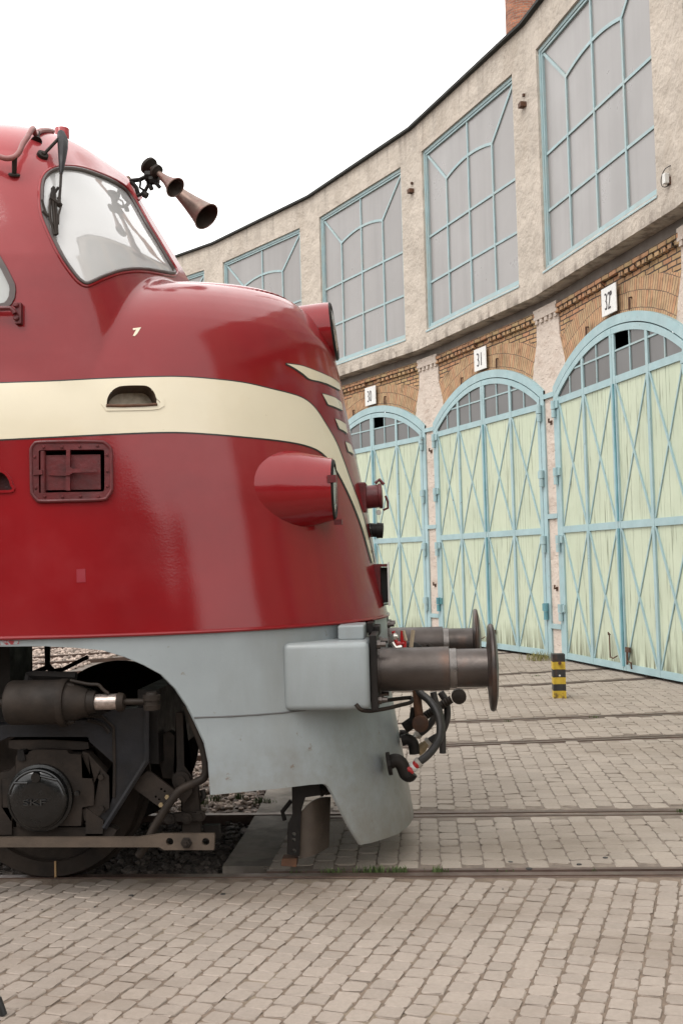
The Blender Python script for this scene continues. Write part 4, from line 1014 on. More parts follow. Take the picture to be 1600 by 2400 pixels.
# side headlight cone
for sg in (-1, 1):
    yl = YC+sg*.93; c = atY([(781, 1147)], YC-.93)[0]; c[1] = yl
    ax = np.array([1, sg*-.03*-1, .0])
    k_ = .93*0
    l_ = lamp('headlight', c, (1, 0, .0), [(-1.1, .325), (-.62, .298), (-.42, .280), (-.2, .243), (-.03, .200), (0, .193)], .178)
    obj('clip', MB().box((c[0]-.02, c[1]-.2, c[2]+.03), (c[0]+.035, c[1]-.165, c[2]+.075)), REDD, l_)
    obj('clip', MB().box((c[0]-.0, c[1]-.03, c[2]-.22), (c[0]+.05, c[1]+.03, c[2]-.19)), REDD, l_)
c = atY([(787, 777)], YC)[0]
lamp('headlight', (c[0]-.02, YC, c[2]), (1, 0, -.12*-1*.9), [(-1.0, .222), (-.3, .216), (-.04, .212), (0, .208)], .198)

# front fittings
def ctr(px, Y): return atY([px], Y)[0]
f1 = hit(Q3([(1215, 640)])[0]); c = ctr(Q3([(1330, 640)])[0], YC-.12)
fx = Tn(np.array([c[2]]))[0]
sk = obj('jumper_socket', MB().box((fx-.06, c[1]-.10, c[2]-.105), (fx+.02, c[1]+.10, c[2]+.105), bev=.012), REDD, LO)
obj('socket_barrel', MB().lathe((fx, c[1], c[2]+.005), (1, 0, .05), [(0, .082), (.10, .080), (.105, .088), (.125, .088), (.13, .06)], 24), REDD, sk, smooth=True)
obj('socket_catch', MB().tube([(fx+.08, c[1], c[2]+.10), (fx+.11, c[1], c[2]+.125), (fx+.14, c[1], c[2]+.09)], .012, 8), REDD, sk, smooth=True)
obj('socket_catch', MB().tube([(fx+.13, c[1]-.02, c[2]-.09), (fx+.165, c[1]-.02, c[2]-.075), (fx+.165, c[1]-.02, c[2]-.03), (fx+.15, c[1]-.02, c[2]+.01)], .008, 8), REDD, sk, smooth=True)
obj('socket_ring', MB().lathe((fx+.10, c[1]-.03, c[2]-.105), (0, 1, 0), [(0, .018), (.008, .018)], 14), STEEL, sk, smooth=True)
c = ctr(Q3([(1385, 965)])[0], YC-.1); fx = Tn(np.array([c[2]]))[0]
pg = obj('cable_plug', MB().lathe((fx-.01, c[1], c[2]), (1, 0, -.08), [(0, .048), (.055, .048), (.056, .055), (.10, .052), (.102, .03)], 20), IRON, LO, smooth=True)
c = ctr(Q3([(1420, 1520)])[0], YC-.1); fx = Tn(np.array([c[2]]))[0]
bx = obj('socket_box', MB().box((fx-.05, c[1]-.12, c[2]-.14), (fx+.005, c[1]+.12, c[2]+.14)), REDD, LO)
obj('box_wall', MB().box((fx+.005, c[1]-.12, c[2]+.12), (fx+.055, c[1]+.12, c[2]+.139)), REDD, bx)
obj('box_wall', MB().box((fx+.005, c[1]-.12, c[2]-.14), (fx+.055, c[1]+.12, c[2]-.14)), REDD, bx)
obj('box_door', MB().box((fx+.055, c[1]-.13, c[2]-.15), (fx+.062, c[1]+.13, c[2]+.15)), WHITEP, bx)
obj('box_inside', MB().box((fx+.006, c[1]-.02, c[2]-.13), (fx+.05, c[1]+.115, c[2]+.115)), BLKL, bx)
# number painted across the nose front
v, f = digits('H', .09, .14)
for k_, dz in enumerate((2.18, 2.02)):
    xx = Tn(np.array([dz]))[0]+.006
    obj('painted_letter', (np.stack([xx+.0-(v[:, 1]-.07)*.17+0*v[:, 0], YC-.18+v[:, 0], dz+v[:, 1]-.07], 1), f), WHITEP, LO)

for sg in (-1, 1):
    yb = YC+sg*.97
    q0 = atY(R4([(452, 200)]), YC-1.05)[0]; q1 = atY(R4([(866, 460)]), YC-1.05)[0]
    zt_ = 1.475; zb_ = q1[2]
    ya, yb2 = sorted((YC+sg*1.22, YC+sg*.72))
    hs = obj('buffer_housing', MB().box((q0[0]-.0, ya, zb_+.0), (-.335, yb2, zt_), bev=.035), GREY, LO, smooth=True, angle=60)
    zc_ = 1.285; bx0 = -.335
    pl = MB().box((bx0+.003, yb-.20, zc_-.225), (bx0+.045, yb+.20, zc_+.225), bev=.006)
    bf = obj('buffer', pl, IRON, LO)
    obj('buffer_sleeve', MB().lathe((bx0+.04, yb, zc_), (1, 0, 0), [(0, .150), (.015, .150), (.016, .133), (.30, .131), (.435, .133), (.436, .126), (.44, .115)], 48), BUFF, bf, smooth=True)
    obj('buffer_collar', MB().lathe((bx0+.475, yb, zc_), (1, 0, 0), [(0, .117), (.002, .121), (.045, .121), (.047, .117)], 48), STEEL if 0 else mt('scraped_steel', (.15, .135, .125), .35, metal=.7, var=.3, vs=14), bf, smooth=True)
    obj('buffer_plunger', MB().lathe((bx0+.42, yb, zc_), (1, 0, 0), [(0, .116), (.31, .116), (.32, .122)], 48), BUFF, bf, smooth=True)
    obj('buffer_head', MB().lathe((bx0+.705, yb, zc_), (1, 0, 0), [(0, .12), (.012, .20), (.014, .255), (.020, .263), (.032, .266), (.044, .260), (.058, .20), (.066, .10), (.068, .001)], 56), RUST if 0 else mt('buffer_head_steel', (.045, .036, .032), .4, metal=.5, var=.3, vs=9, dirt=(.12, .055, .03), ds=5, da=.6, lo=.5, hi=.7), bf, smooth=True)
    for dy in (-.155, .155):
        for dz in (-.165, .165):
            obj('bolt', MB().lathe((bx0+.045, yb+dy, zc_+dz), (1, 0, 0), [(0, .026), (.022, .026), (.023, .017), (.055, .016)], 8), BUFF, bf)
# grey terminal box and black block on the shoulder of the skirt
P = atY(R4([(695, 85), (815, 150)]), YC-.90)
obj('lamp_bracket', MB().box((P[0][0], YC-1.02, P[1][2]), (P[1][0], YC-.72, P[0][2]), bev=.012), GREY, LO)
P = atY(R4([(832, 90), (883, 132)]), YC-.70)
obj('socket_block', MB().box((P[0][0], YC-.78, P[1][2]), (P[1][0], YC-.55, P[0][2]), bev=.006).box((P[0][0]-.01, YC-.80, P[1][2]+.02), (P[0][0]+.03, YC-.5, P[0][2]+.02)), IRON, LO)

# uncoupling lever, coupling and brake hoses
def pts(f, P, Y):
    Y = np.broadcast_to(Y, len(P)); return np.array([atY([p], y)[0] for p, y in zip(f(P), Y)])
def hose(name, P, Y, r, material, n=40, parent=LO, nn=12, f=Q9):
    return obj(name, MB().tube(spline(pts(f, P, Y), n), r, nn), material, parent, smooth=True)
hose('uncoupling_lever', [(-330, 500), (-250, 590), (-130, 615), (0, 605), (200, 570), (400, 520), (585, 470), (590, 400), (540, 395), (300, 420), (60, 460)], [6.45, 6.45, 6.5, 6.55, 6.6, 6.7, 6.8, 6.85, 6.85, 6.8, 6.7], .0125, IRONB, 60)
YM = YC-.25
h1 = hose('brake_hose', [(690, 220), (760, 330), (880, 430), (985, 570), (1055, 730), (1078, 900), (1055, 1080), (960, 1250), (840, 1380), (715, 1475)], np.linspace(YM, YM-.35, 10), .026, RUBBER)
obj('hose_clamp', MB().tube(pts(Q9, [(740, 1455), (690, 1495)], YM-.35), .034, 14), mt('clamp_beige', (.45, .41, .36), .6), h1, smooth=True)
obj('valve_mouth', MB().tube(pts(Q9, [(690, 1495), (630, 1555), (560, 1570), (500, 1590)], YM-.35), [.026, .034, .030, .014], 14), WHITEP, h1, smooth=True)
obj('valve_tip', MB().tube(pts(Q9, [(500, 1560), (560, 1595), (615, 1660)], YM-.40), [.012, .02, .012], 10), REDB, h1, smooth=True)
obj('valve_neck', MB().tube(pts(Q9, [(700, 1490), (640, 1540)], YM-.355), [.03, .026], 12), REDB, h1, smooth=True)
def cock(P, Yv, r):
    q = pts(Q9, P, Yv); return obj('angle_cock', MB().tube(spline(q, 30), r, 14), IRON, LO, smooth=True)
ck = cock([(230, 1480), (330, 1440), (420, 1490), (470, 1590), (500, 1660), (560, 1690), (600, 1640)], YM-.38, .044)
obj('cock_flange', MB().tube(pts(Q9, [(195, 1500), (255, 1490)], YM-.38), .075, 12), IRON, ck)
ck.name = 'angle_cock'
c2 = hose('brake_hose', [(1080, 300), (1170, 450), (1195, 640), (1175, 800), (1090, 990), (960, 1080), (850, 1150)], YM+.15, .024, RUBBER)
obj('hose_clamp', MB().tube(pts(Q9, [(900, 1110), (855, 1150)], YM+.15), .032, 14), bpy.data.materials['clamp_beige'], c2, smooth=True)
obj('rag_wrap', MB().tube(pts(Q9, [(850, 1150), (770, 1230), (700, 1310)], YM+.12), [.022, .036, .03], 10), BRASS, c2, smooth=True)
cock([(430, 1110), (540, 1090), (620, 1150), (640, 1250), (650, 1330)], YM+.1, .038)
c3 = hose('brake_hose', [(1060, 480), (970, 720), (900, 850), (800, 950), (700, 1010)], YM+.3, .024, RUBBER)
obj('hose_clamp', MB().tube(pts(Q9, [(730, 990), (680, 1030)], YM+.3), .031, 14), bpy.data.materials['clamp_beige'], c3, smooth=True)
obj('valve_mouth', MB().tube(pts(Q9, [(680, 1030), (630, 1070), (660, 1130)], YM+.28), [.022, .026, .016], 12), STEEL, c3, smooth=True)
cock([(400, 1000), (470, 1000), (510, 1060), (520, 1120)], YM+.25, .028)
hose('spare_hose', [(960, 300), (1000, 470), (1070, 640), (1110, 900), (1120, 1320)], YM+.05, .0225, RUBBER)
# screw coupling hanging from the draw hook
sc_ = obj('screw_coupling', MB().tube(spline(pts(Q9, [(500, 910), (700, 780), (900, 650), (1060, 540), (1260, 420)], YM+.1), 40), [.026+.004*(i % 2) for i in range(40)], 12), IRONB, LO, smooth=True)
obj('coupling_link', MB().tube(pts(Q9, [(680, 250), (700, 500), (740, 820)], YM), [.03, .031, .033], 10), RUST, sc_, smooth=True)
cc_ = pts(Q9, [(745, 815)], YM)[0]; obj('coupling_trunnion', MB().lathe(cc_+np.array([0, -.06, 0]), (0, 1, 0), [(0, .035), (.005, .055), (.10, .055)], 20), RUST, sc_, smooth=True)
cc_ = pts(Q9, [(1385, 365)], YM)[0]; obj('coupling_trunnion', MB().lathe(cc_+np.array([0, -.05, 0]), (0, 1, 0), [(0, .03), (.002, .034), (.004, .050), (.07, .050)], 20), IRONB, sc_, smooth=True)
obj('coupling_nut', MB().tube(pts(Q9, [(480, 900), (640, 790)], YM+.1), .04, 10), IRON, sc_)
obj('coupling_guard', MB().tube(spline(pts(Q9, [(640, 560), (620, 700), (610, 780)], YM+.02), 10), .022, 8), IRON, sc_)
hk = obj('draw_hook', MB().tube(spline(pts(Q1, [(150, 520), (300, 500), (420, 490), (520, 560)], YM+.2), 20), .05, 12), IRON, LO, smooth=True)
obj('hook_bar', MB().tube(pts(Q1, [(590, 440), (720, 530)], YM+.2), [.012, .02], 10), IRONB, hk)
for P, m_ in (([(200, 290), (265, 525)], REDB), ([(305, 285), (300, 440)], REDB), ([(335, 395), (330, 525)], REDB), ([(240, 430), (340, 430)], REDB)):
    obj('cock_handle', MB().tube(pts(Q1, P, YM-.05), .0125, 8), m_, LO)
obj('wooden_wedge', MB().tube(pts(Q1, [(430, 280), (405, 475)], YM+.05), .0135, 4), mt('pale_wood', (.50, .40, .28), .7), LO)
obj('wooden_wedge', MB().tube(pts(Q1, [(318, 285), (350, 400)], YM-.06), .010, 4), bpy.data.materials['pale_wood'], LO)
obj('chrome_knob', MB().lathe(pts(Q1, [(178, 350)], YM-.2)[0], (1, -.5, 0), [(0, .018), (.03, .024), (.05, .01)], 14), STEEL, LO, smooth=True)
obj('steel_tap', MB().tube(pts(Q1, [(190, 420), (230, 480), (300, 470)], YM-.07), .016, 8), STEEL, LO, smooth=True)

# horns on the cab front
def horn(A, B, Ya, Yb, r0, r1, dA):
    a = ctr(Q5([A])[0], Ya); b = ctr(Q5([B])[0], Yb); L = np.linalg.norm(b-a); pr = [(L*t, r0+(r1-r0)*(.34*t+.66*t**2.4)) for t in np.linspace(0, 1, 22)]
    h_ = obj('horn', MB().lathe(a, b-a, pr, 36, caps=False), HORN, LO, smooth=True, angle=180)
    obj('horn_bore', MB().lathe(a, b-a, [(t, r-.005) for t, r in pr]+[], 36, caps=False), HORNI, h_, smooth=True, angle=180)
    obj('bell_edge', MB().tube([b+r1*(math.cos(t)*np.cross((b-a)/L, (0, 0, 1.))/np.linalg.norm(np.cross((b-a)/L, (0, 0, 1.)))+math.sin(t)*np.cross(np.cross((b-a)/L, (0, 0, 1.)), (b-a)/L)/np.linalg.norm(np.cross((b-a)/L, (0, 0, 1.)))) for t in np.linspace(0, 6.2832, 40)], .005, 6, caps=False), HORN, h_, smooth=True)
    obj('diaphragm', MB().lathe(a-(b-a)/L*.05, b-a, [(0, dA*.8), (.008, dA), (.03, dA), (.036, dA*.7), (.05, dA*.4)], 28), IRONB, h_, smooth=True)
    return h_
hA = horn((455, 330), (1230, 1010), 7.62, 7.44, .016, .098, .066)
hB = horn((560, 400), (790, 600), 7.38, 7.31, .019, .070, .048)
br = MB(); bp_ = lambda P, Y, r: br.tube(pts(Q5, P, Y), r, 8)
bp_([(150, 505), (290, 490), (370, 450), (430, 400)], 7.5, .017); bp_([(250, 720), (320, 690), (370, 640), (410, 560), (400, 460)], 7.48, .014); bp_([(170, 520), (240, 600), (270, 700)], 7.5, .016)
bp_([(370, 440), (520, 440)], 7.45, .038); bp_([(430, 500), (560, 500)], 7.44, .032); bp_([(500, 520), (575, 600)], 7.42, .014); bp_([(280, 470), (300, 530), (290, 600), (350, 640)], 7.47, .009); bp_([(430, 560), (460, 630)], 7.44, .016); bp_([(345, 690), (395, 720)], 7.46, .024)
obj('horn_bracket', br, IRON, LO, smooth=True)
obj('horn_foot', sprism(Q5([(120, 560), (150, 520), (215, 600), (300, 770), (270, 800), (235, 780)]), -.01, .02), REDB, LO)

# wiper, grab rail, vent and lifting eye on the cab
def surf(f, P, off): 
    return near(f(P), 0)+np.array([[0, 0, 0]])+np.stack([np.broadcast_to(off, len(P))]*3, 1)*np.array([n_/np.linalg.norm(n_) for n_ in near(f(P), 1)-near(f(P), 0)])
wp = obj('wiper', MB().tube(surf(Q6, [(760, 380), (780, 470), (790, 560), (805, 700), (815, 850)], [.10, .10, .09, .07, .05]), [.024, .034, .031, .022, .010], 8), IRONG, LO, smooth=True)
obj('wiper_arm', MB().tube(surf(Q6, [(815, 840), (818, 1000), (815, 1160), (820, 1260)], [.05, .045, .04, .04]), .0085, 8), IRONB, wp, smooth=True)
obj('wiper_pivot', MB().lathe(surf(Q6, [(600, 520)], 0)[0], hit(Q6([(600, 520)])[0])[1], [(0, .036), (.02, .034), (.022, .016), (.03, .012)], 20).tube(np.vstack([surf(Q6, [(610, 525)], .02), surf(Q6, [(740, 440)], .10)]), .010, 8), IRONB, wp, smooth=True)
bl = MB()
for P, r in (([(740, 1000), (712, 1100), (695, 1280), (705, 1450), (770, 1670)], .006), ([(745, 1010), (770, 1200), (790, 1450), (805, 1660)], .006), ([(725, 1020), (740, 1250), (765, 1480), (785, 1670)], .007), ([(800, 1010), (760, 1080), (735, 1160), (830, 1260)], .006), ([(700, 1160), (850, 1270)], .012), ([(800, 1150), (850, 1260), (815, 1400), (815, 1520)], .005)):
    bl.tube(surf(Q6, P, .028), r*1.4, 6)
obj('wiper_blade', bl, IRONB, wp, smooth=True)
obj('mirror_stub', MB().tube(surf(Q6, [(590, 1170), (640, 1320), (670, 1390)], .02), .007, 6).tube(surf(Q6, [(610, 1330), (690, 1400)], .02), .012, 6), IRONB, LO)
ra = surf(Q6, [(-250, 590), (-60, 640), (0, 655), (110, 690), (210, 672), (265, 610), (300, 520), (350, 420), (420, 300)], .085)
railp = np.vstack([ra, pts(Q6, [(500, 205), (570, 160), (640, 150), (700, 155), (745, 165)], ra[-1][1]+np.array([.10, .20, .30, .39, .46]))])
gr = obj('grab_rail', MB().tube(spline(railp, 60), .0165, 12), mt('dirty_pink_rail', (.30, .10, .09), .5, var=.2, vs=12, coat=.2), LO, smooth=True)
for A, b in (((520, 310), (railp[9]+railp[10])/2), ((205, 790), railp[4])):
    a = surf(Q6, [A], .0)[0]; obj('rail_post', MB().lathe(a, b-a, [(0, .035), (.01, .033), (.012, .014), (np.linalg.norm(b-a), .016)], 14), IRONB, gr, smooth=True)
q = ctr((146, 316), YC-.35); obj('roof_vent', MB().lathe((q[0], q[1], q[2]-.14), (0, 0, 1), [(0, .052), (.178, .052), (.182, .05), (.183, .001)], 24), RED, LO, smooth=True)
e = ctr((40, 303), YC-.4); obj('lifting_eye', MB().tube([e+np.array([.05*math.cos(t), 0, .032*math.sin(t)-.01]) for t in np.linspace(-.2, 3.34, 16)], .0075, 8), IRONB, LO, smooth=True)
# grab bar and its bracket beneath the side window
gb_ = obj('side_handrail', MB().tube(hits(Q7([(-300, 1030), (0, 1022), (200, 1020), (245, 1060), (262, 1095)]), .055), .014, 8), REDD, LO, smooth=True)
obj('rail_bracket', sprism(Q7([(250, 930), (328, 925), (328, 1215), (245, 1222)]), .0, .035), REDD, gb_)
bolts(Q7([(262, 962), (265, 1145)]), .017, .02, REDD, gb_, .035)

# ---- bogie
def plate(name, f, P, Y, th, material, parent=None, bev=0, holes=()):
    A = pts(f, P, Y)
    if not holes:
        mb = MB(); n_ = len(A); bm = bmesh.new(); vs = [bm.verts.new(a) for a in A]; fc_ = bm.faces.new(vs); bmesh.ops.triangulate(bm, faces=[fc_]); bm.verts.index_update()
        tri = [[v.index for v in q.verts] for q in bm.faces]; bm.free()
        V_ = list(A)+[a+np.array([0, th, 0]) for a in A]; F_ = [tuple(t) for t in tri]+[tuple(i+n_ for i in t[::-1]) for t in tri]+[(i, (i+1) % n_, n_+(i+1) % n_, n_+i) for i in range(n_)]
        return fixn(obj(name, (V_, F_), material, parent or BG))
    bm = bmesh.new()
    def loop(Q):
        vs = [bm.verts.new(q) for q in Q]
        return [bm.edges.new((vs[i], vs[(i+1) % len(vs)])) for i in range(len(vs))]
    E_ = loop(A)
    for c, r in holes:
        cc = pts(f, [c], Y)[0]; E_ += loop([cc+np.array([r*math.cos(t), 0, r*math.sin(t)]) for t in np.linspace(0, 2*math.pi, 21)[:-1]])
    bmesh.ops.triangle_fill(bm, edges=E_, use_beauty=True)
    g_2 = bmesh.ops.extrude_face_region(bm, geom=bm.faces[:]); bmesh.ops.translate(bm, verts=[v for v in g_2['geom'] if isinstance(v, bmesh.types.BMVert)], vec=(0, th, 0))
    bm.verts.index_update(); r_ = ([v.co[:] for v in bm.verts], [[v.index for v in q.verts] for q in bm.faces]); bm.free()
    return fixn(obj(name, r_, material, parent or BG))
BG = LO
YS = 6.34
sf = plate('bogie_frame', R3, [(-500, 735), (0, 725), (150, 715), (620, 690), (770, 620), (1000, 605), (1000, 970), (710, 1420), (700, 1478), (585, 1478), (585, 1290), (745, 1290), (770, 1210), (770, 980), (612, 838), (600, 805), (60, 805), (0, 835), (-300, 840), (-500, 900)], YS, .13, IRONG)
obj('frame_flange', MB().tube(pts(R3, [(1000, 612), (1000, 970), (712, 1425)], YS-.012), .017, 6), IRONG, sf)
obj('frame_rib', MB().tube(pts(R3, [(560, 660), (700, 665), (775, 740), (782, 1000), (778, 1215)], YS-.004), .010, 6), IRONB, sf)
obj('frame_rib', MB().tube(spline(pts(R3, [(600, 690), (700, 720), (745, 775)], YS-.01), 12), .012, 6), IRONB, sf)
plate('frame_web', R3, [(1000, 612), (1075, 600), (1085, 860), (1010, 980)], YS+.10, .10, IRONB, sf)
ab = plate('axle_box', R3, [(110, 930), (190, 925), (200, 905), (255, 890), (455, 895), (470, 920), (555, 925), (560, 1085), (625, 1088), (640, 1140), (640, 1270), (560, 1285), (552, 1410), (115, 1415), (100, 1285), (20, 1285), (15, 1095), (105, 1085)], YS-.03, .25, IRONB)
plate('axle_guide', R3, [(562, 905), (600, 915), (690, 1015), (742, 1075), (745, 1290), (640, 1370), (575, 1375), (560, 1300), (640, 1270), (640, 1090), (562, 1085)], YS-.012, .08, IRONB, ab)
plate('axle_guide', R3, [(105, 1000), (60, 1040), (10, 1045), (-60, 1080), (-60, 1380), (80, 1385), (105, 1290), (15, 1285), (12, 1095), (105, 1085)], YS-.012, .08, IRONB, ab)
plate('spring_plank', R3, [(62, 828), (600, 818), (605, 885), (560, 892), (130, 892), (62, 880)], YS+.02, .2, IRONB)
plate('spring_plank', R3, [(120, 898), (160, 895), (175, 960), (150, 972), (120, 960)], YS-.04, .2, IRON)
for bxp in ([(82, 1380), (82, 1470), (-200, 1475), (-200, 1380)], [(585, 1285), (705, 1375), (700, 1465), (585, 1465)]):
    plate('horn_foot_plate', R3, bxp, YS-.02, .12, IRONB, sf)
for p in ((693, 1075), (697, 1290), (415, 990)):
    q = pts(R3, [p], YS-.012)[0]; obj('bolt', MB().lathe(q+np.array([0, .01, 0]), (0, -1, 0), [(0, .030), (.008, .030), (.009, .018), (.03, .018)], 6), IRONB, ab)
cq = pts(R3, [(282, 1215)], YS-.03)[0]
cap = obj('axle_cap', MB().lathe(cq, (0, -1, 0), [(0, .196), (.03, .196), (.034, .18), (.06, .172), (.075, .15), (.082, .10), (.083, .001)], 48), GLOSSK, ab, smooth=True)
for t in (90, 210, 330):
    d = np.array([math.cos(math.radians(t)), 0, math.sin(math.radians(t))])
    pass
cap_rim = MB().tube([cq+np.array([.168*math.cos(t), -.062, .168*math.sin(t)]) for t in np.linspace(.2, 2.94, 30)], .010, 8)
cap_rim.tube([cq+np.array([.165*math.cos(.75), -.07, .165*math.sin(.75)]), cq+np.array([.02, -.078, .14])], .009, 8).tube([cq+np.array([.165*math.cos(2.5), -.07, .165*math.sin(2.5)]), cq+np.array([-.05, -.078, .10])], .009, 8).lathe(cq+np.array([0, -.07, .13]), (0, -1, 0), [(0, .034), (.02, .028), (.021, .001)], 12)
obj('cap_ribs', cap_rim, GLOSSK, ab, smooth=True)
for p in ((115, 1145), (98, 1213), (118, 1300), (265, 1390), (410, 1293), (65, 1205), (525, 1190)):
    q = pts(R3, [p], YS-.08)[0]; obj('cap_bolt', MB().lathe(q+np.array([0, .02, 0]), (0, -1, 0), [(0, .017), (.022, .017), (.023, .010)], 6), GLOSSK, ab)
v, f = digits('SKF', .135, .034)
obj('cast_letters', (np.stack([cq[0]-.008+v[:, 0], cq[1]-.082-v[:, 2]*1.6-.006, cq[2]-.028+v[:, 1]], 1), f), mt('worn_letters', (.03, .029, .028), .35, metal=.2), ab)
# wheel set
AX = -2.40; ZA = .60; RW = .592
for sg in (-1, 1):
    y0 = YC+sg*(GA+.06)
    whl = obj('wheel', MB().lathe((AX, y0, ZA), (0, -sg, 0), [(0, RW-.095), (.0, RW-.008), (.012, RW), (.12, RW+.003), (.125, RW+.03), (.155, RW+.03), (.16, RW-.06), (.16, .0)][:7] if 0 else [(-.0, .12), (.03, .2), (.055, .40), (.05, RW-.105), (0, RW-.10), (0, RW-.008), (.012, RW), (.115, RW+.004), (.125, RW+.030), (.150, RW+.030), (.155, RW-.05), (.12, RW-.10), (.12, .1)], 72), IRONB, LO, smooth=True)
    if sg < 0:
        obj('tyre_mark', MB().box((AX+.028, y0-.004, ZA-RW+.004), (AX+.040, y0+.0, ZA-RW+.105)), mt('tyre_mark_ochre', (.35, .22, .10), .6), whl)
    obj('wheel_hub', MB().lathe((AX, y0, ZA), (0, sg, 0), [(-.1, .14), (.06, .13), (.07, .09)], 32), IRONB, whl, smooth=True)
obj('axle', MB().lathe((AX, YC-1.2, ZA), (0, 1, 0), [(0, .1), (2.4, .1)], 24), IRON, LO, smooth=True)
# far side of the bogie and cross members
fb = plate('bogie_frame', R3, [(-900, 760), (620, 690), (770, 560), (1000, 560), (1000, 970), (710, 1420), (585, 1478), (-500, 1478), (-900, 900)], YS, .13, IRON)
for v_ in fb.data.vertices: v_.co.y = 2*YC*S-v_.co.y
obj('bogie_transom', MB().box((-1.72, YC-1.25, .78), (-1.60, YC+1.25, 1.22)), IRON, LO)
obj('bogie_bolster', MB().box((-4.6, YC-1.25, .75), (-3.3, YC+1.25, 1.15)), IRON, LO)
obj('traction_motor', MB().lathe((-2.95, YC-.6, .66), (0, 1, 0), [(0, .1), (.0, .42), (1.2, .42), (1.2, .1)], 28), IRON, LO, smooth=True)
obj('body_crossbeam', MB().box((-1.12, YC-1.1, .95), (-1.02, YC+1.1, 1.52)), IRON, LO)
obj('body_stay', MB().tube(pts(R3, [(325, 180), (325, 330), (160, 400)], 7.3), .022, 6).tube(pts(R3, [(325, 320), (400, 400)], 7.3), .022, 6).tube(pts(R3, [(330, 360), (430, 345), (600, 260)], 7.4), .016, 6).tube(pts(R3, [(-100, 400), (160, 395)], 7.4), .06, 6), IRON, LO)
obj('body_pillar', MB().box((-2.95, YC-1.0, 1.0), (-2.60, YC-.6, 1.6)), IRON, LO)
# brake cylinder
YB = YS-.20
def xl(name, prof, y_zoom, Y, material, parent, n=36):
    q = [pts(R3, [(x, y_zoom)], Y)[0] for x, r in prof]; k_ = np.linalg.norm(pts(R3, [(100, y_zoom)], Y)[0]-pts(R3, [(200, y_zoom)], Y)[0])/100
    return obj(name, MB().lathe(q[0], (1, 0, 0), [(qq[0]-q[0][0], r*k_) for qq, (x, r) in zip(q, prof)], n), material, parent, smooth=True)
bc = xl('brake_cylinder', [(52, 60), (56, 110), (70, 138), (90, 147), (425, 147)], 572, YB, IRONB, LO)
xl('cylinder_flange', [(424, 158), (452, 158), (466, 150)], 572, YB, IRONB, bc)
xl('cylinder_neck', [(464, 128), (520, 118), (590, 92), (604, 86), (606, 78), (655, 70)], 570, YB, IRONB, bc)
xl('brake_sleeve', [(653, 52), (805, 52)], 568, YB, mt('scuffed_steel', (.34, .28, .25), .35, metal=.7, var=.35, vs=40), bc)
xl('brake_nut', [(803, 60), (806, 64), (835, 62), (848, 54)], 568, YB, IRONB, bc, 12)
xl('brake_rod', [(845, 21), (1000, 20)], 566, YB, IRONB, bc, 14)
xl('brake_rod', [(-60, 24), (0, 26), (54, 30)], 576, YB, IRONB, bc, 14)
q = pts(R3, [(1035, 620)], YB)[0]; k_ = .00093
ob_ = obj('brake_clevis', MB().lathe(q, (0, 0, 1), [(0, .046), (.03, .05), (.032, .042), (.055, .042), (.056, .05), (.085, .05), (.086, .035), (.10, .03)], 20), IRONB, bc, smooth=True)
for y in (460, 700):
    q = pts(R3, [(455, y)], YB-.02)[0]; obj('bolt', MB().lathe(q, (1, 0, 0), [(-.02, .012), (-.0, .02), (.02, .02), (.045, .012)], 8), IRONB, bc)
obj('air_pipe', MB().tube(spline(pts(R3, [(480, 420), (600, 445), (670, 450), (700, 480), (740, 510)], YB-.02), 20), .010, 8), IRONB, bc, smooth=True)
obj('cylinder_bracket', MB().tube(pts(R3, [(200, 430), (205, 385), (240, 385), (520, 395)], YB+.1), .03, 6), IRON, bc)
# rigging and long safety bar
sb = plate('safety_bar', R3, [(-500, 1492), (930, 1490), (1100, 1466), (1455, 1466), (1460, 1480), (1455, 1575), (1115, 1575), (1085, 1556), (-500, 1556)], YS-.10, .03, mt('ochre_iron', (.085, .06, .042), .65, metal=.1, var=.25, vs=8, bump=.002), LO, holes=(((1155, 1518), .022), ((1400, 1519), .022)))
q = pts(R3, [(1270, 1525)], YS-.10)[0]; obj('bolt', MB().lathe(q, (0, -1, 0), [(-.01, .034), (.006, .034), (.007, .027), (.025, .027), (.026, .012), (.04, .012)], 6), IRONB, sb)
plate('keeper_bar', R3, [(-500, 1420), (760, 1420), (795, 1440), (770, 1488), (-500, 1488)], YS+.0, .08, IRONB)
hg = plate('brake_hanger', R3, [(1195, 640), (1245, 640), (1255, 1000), (1300, 1060), (1310, 1180), (1250, 1260), (1180, 1180), (1175, 1060), (1205, 1000)], YS+.13, .05, IRONB)
q = pts(R3, [(1237, 1097)], YS+.13)[0]; obj('pivot_boss', MB().lathe(q, (0, -1, 0), [(0, .055), (.02, .055), (.021, .03), (.035, .03)], 20), IRONB, hg, smooth=True)
plate('brake_hanger', R3, [(1230, 1160), (1345, 1140), (1360, 1330), (1365, 1465), (1240, 1465), (1245, 1330)], YS+.16, .05, IRONB, hg)
plate('brake_link', R3, [(1060, 1340), (1245, 1320), (1380, 1325), (1388, 1350), (1370, 1375), (1110, 1385)], YS+.10, .035, IRONB, hg)
for p in ((1275, 1357), (1155, 1360), (1365, 1340)):
    q = pts(R3, [p], YS+.10)[0]; obj('pin', MB().lathe(q, (0, -1, 0), [(0, .032), (.015, .032), (.016, .018), (.024, .018)], 14), IRONB, hg)
plate('brake_shoe', R3, [(1100, 790), (1150, 765), (1190, 800), (1190, 1090), (1110, 1085), (1080, 960)], YS+.2, .08, IRONB, hg)
plate('brake_shoe', R3, [(1385, 1410), (1490, 1410), (1500, 1500), (1390, 1510)], YS+.45, .06, IRON, hg)
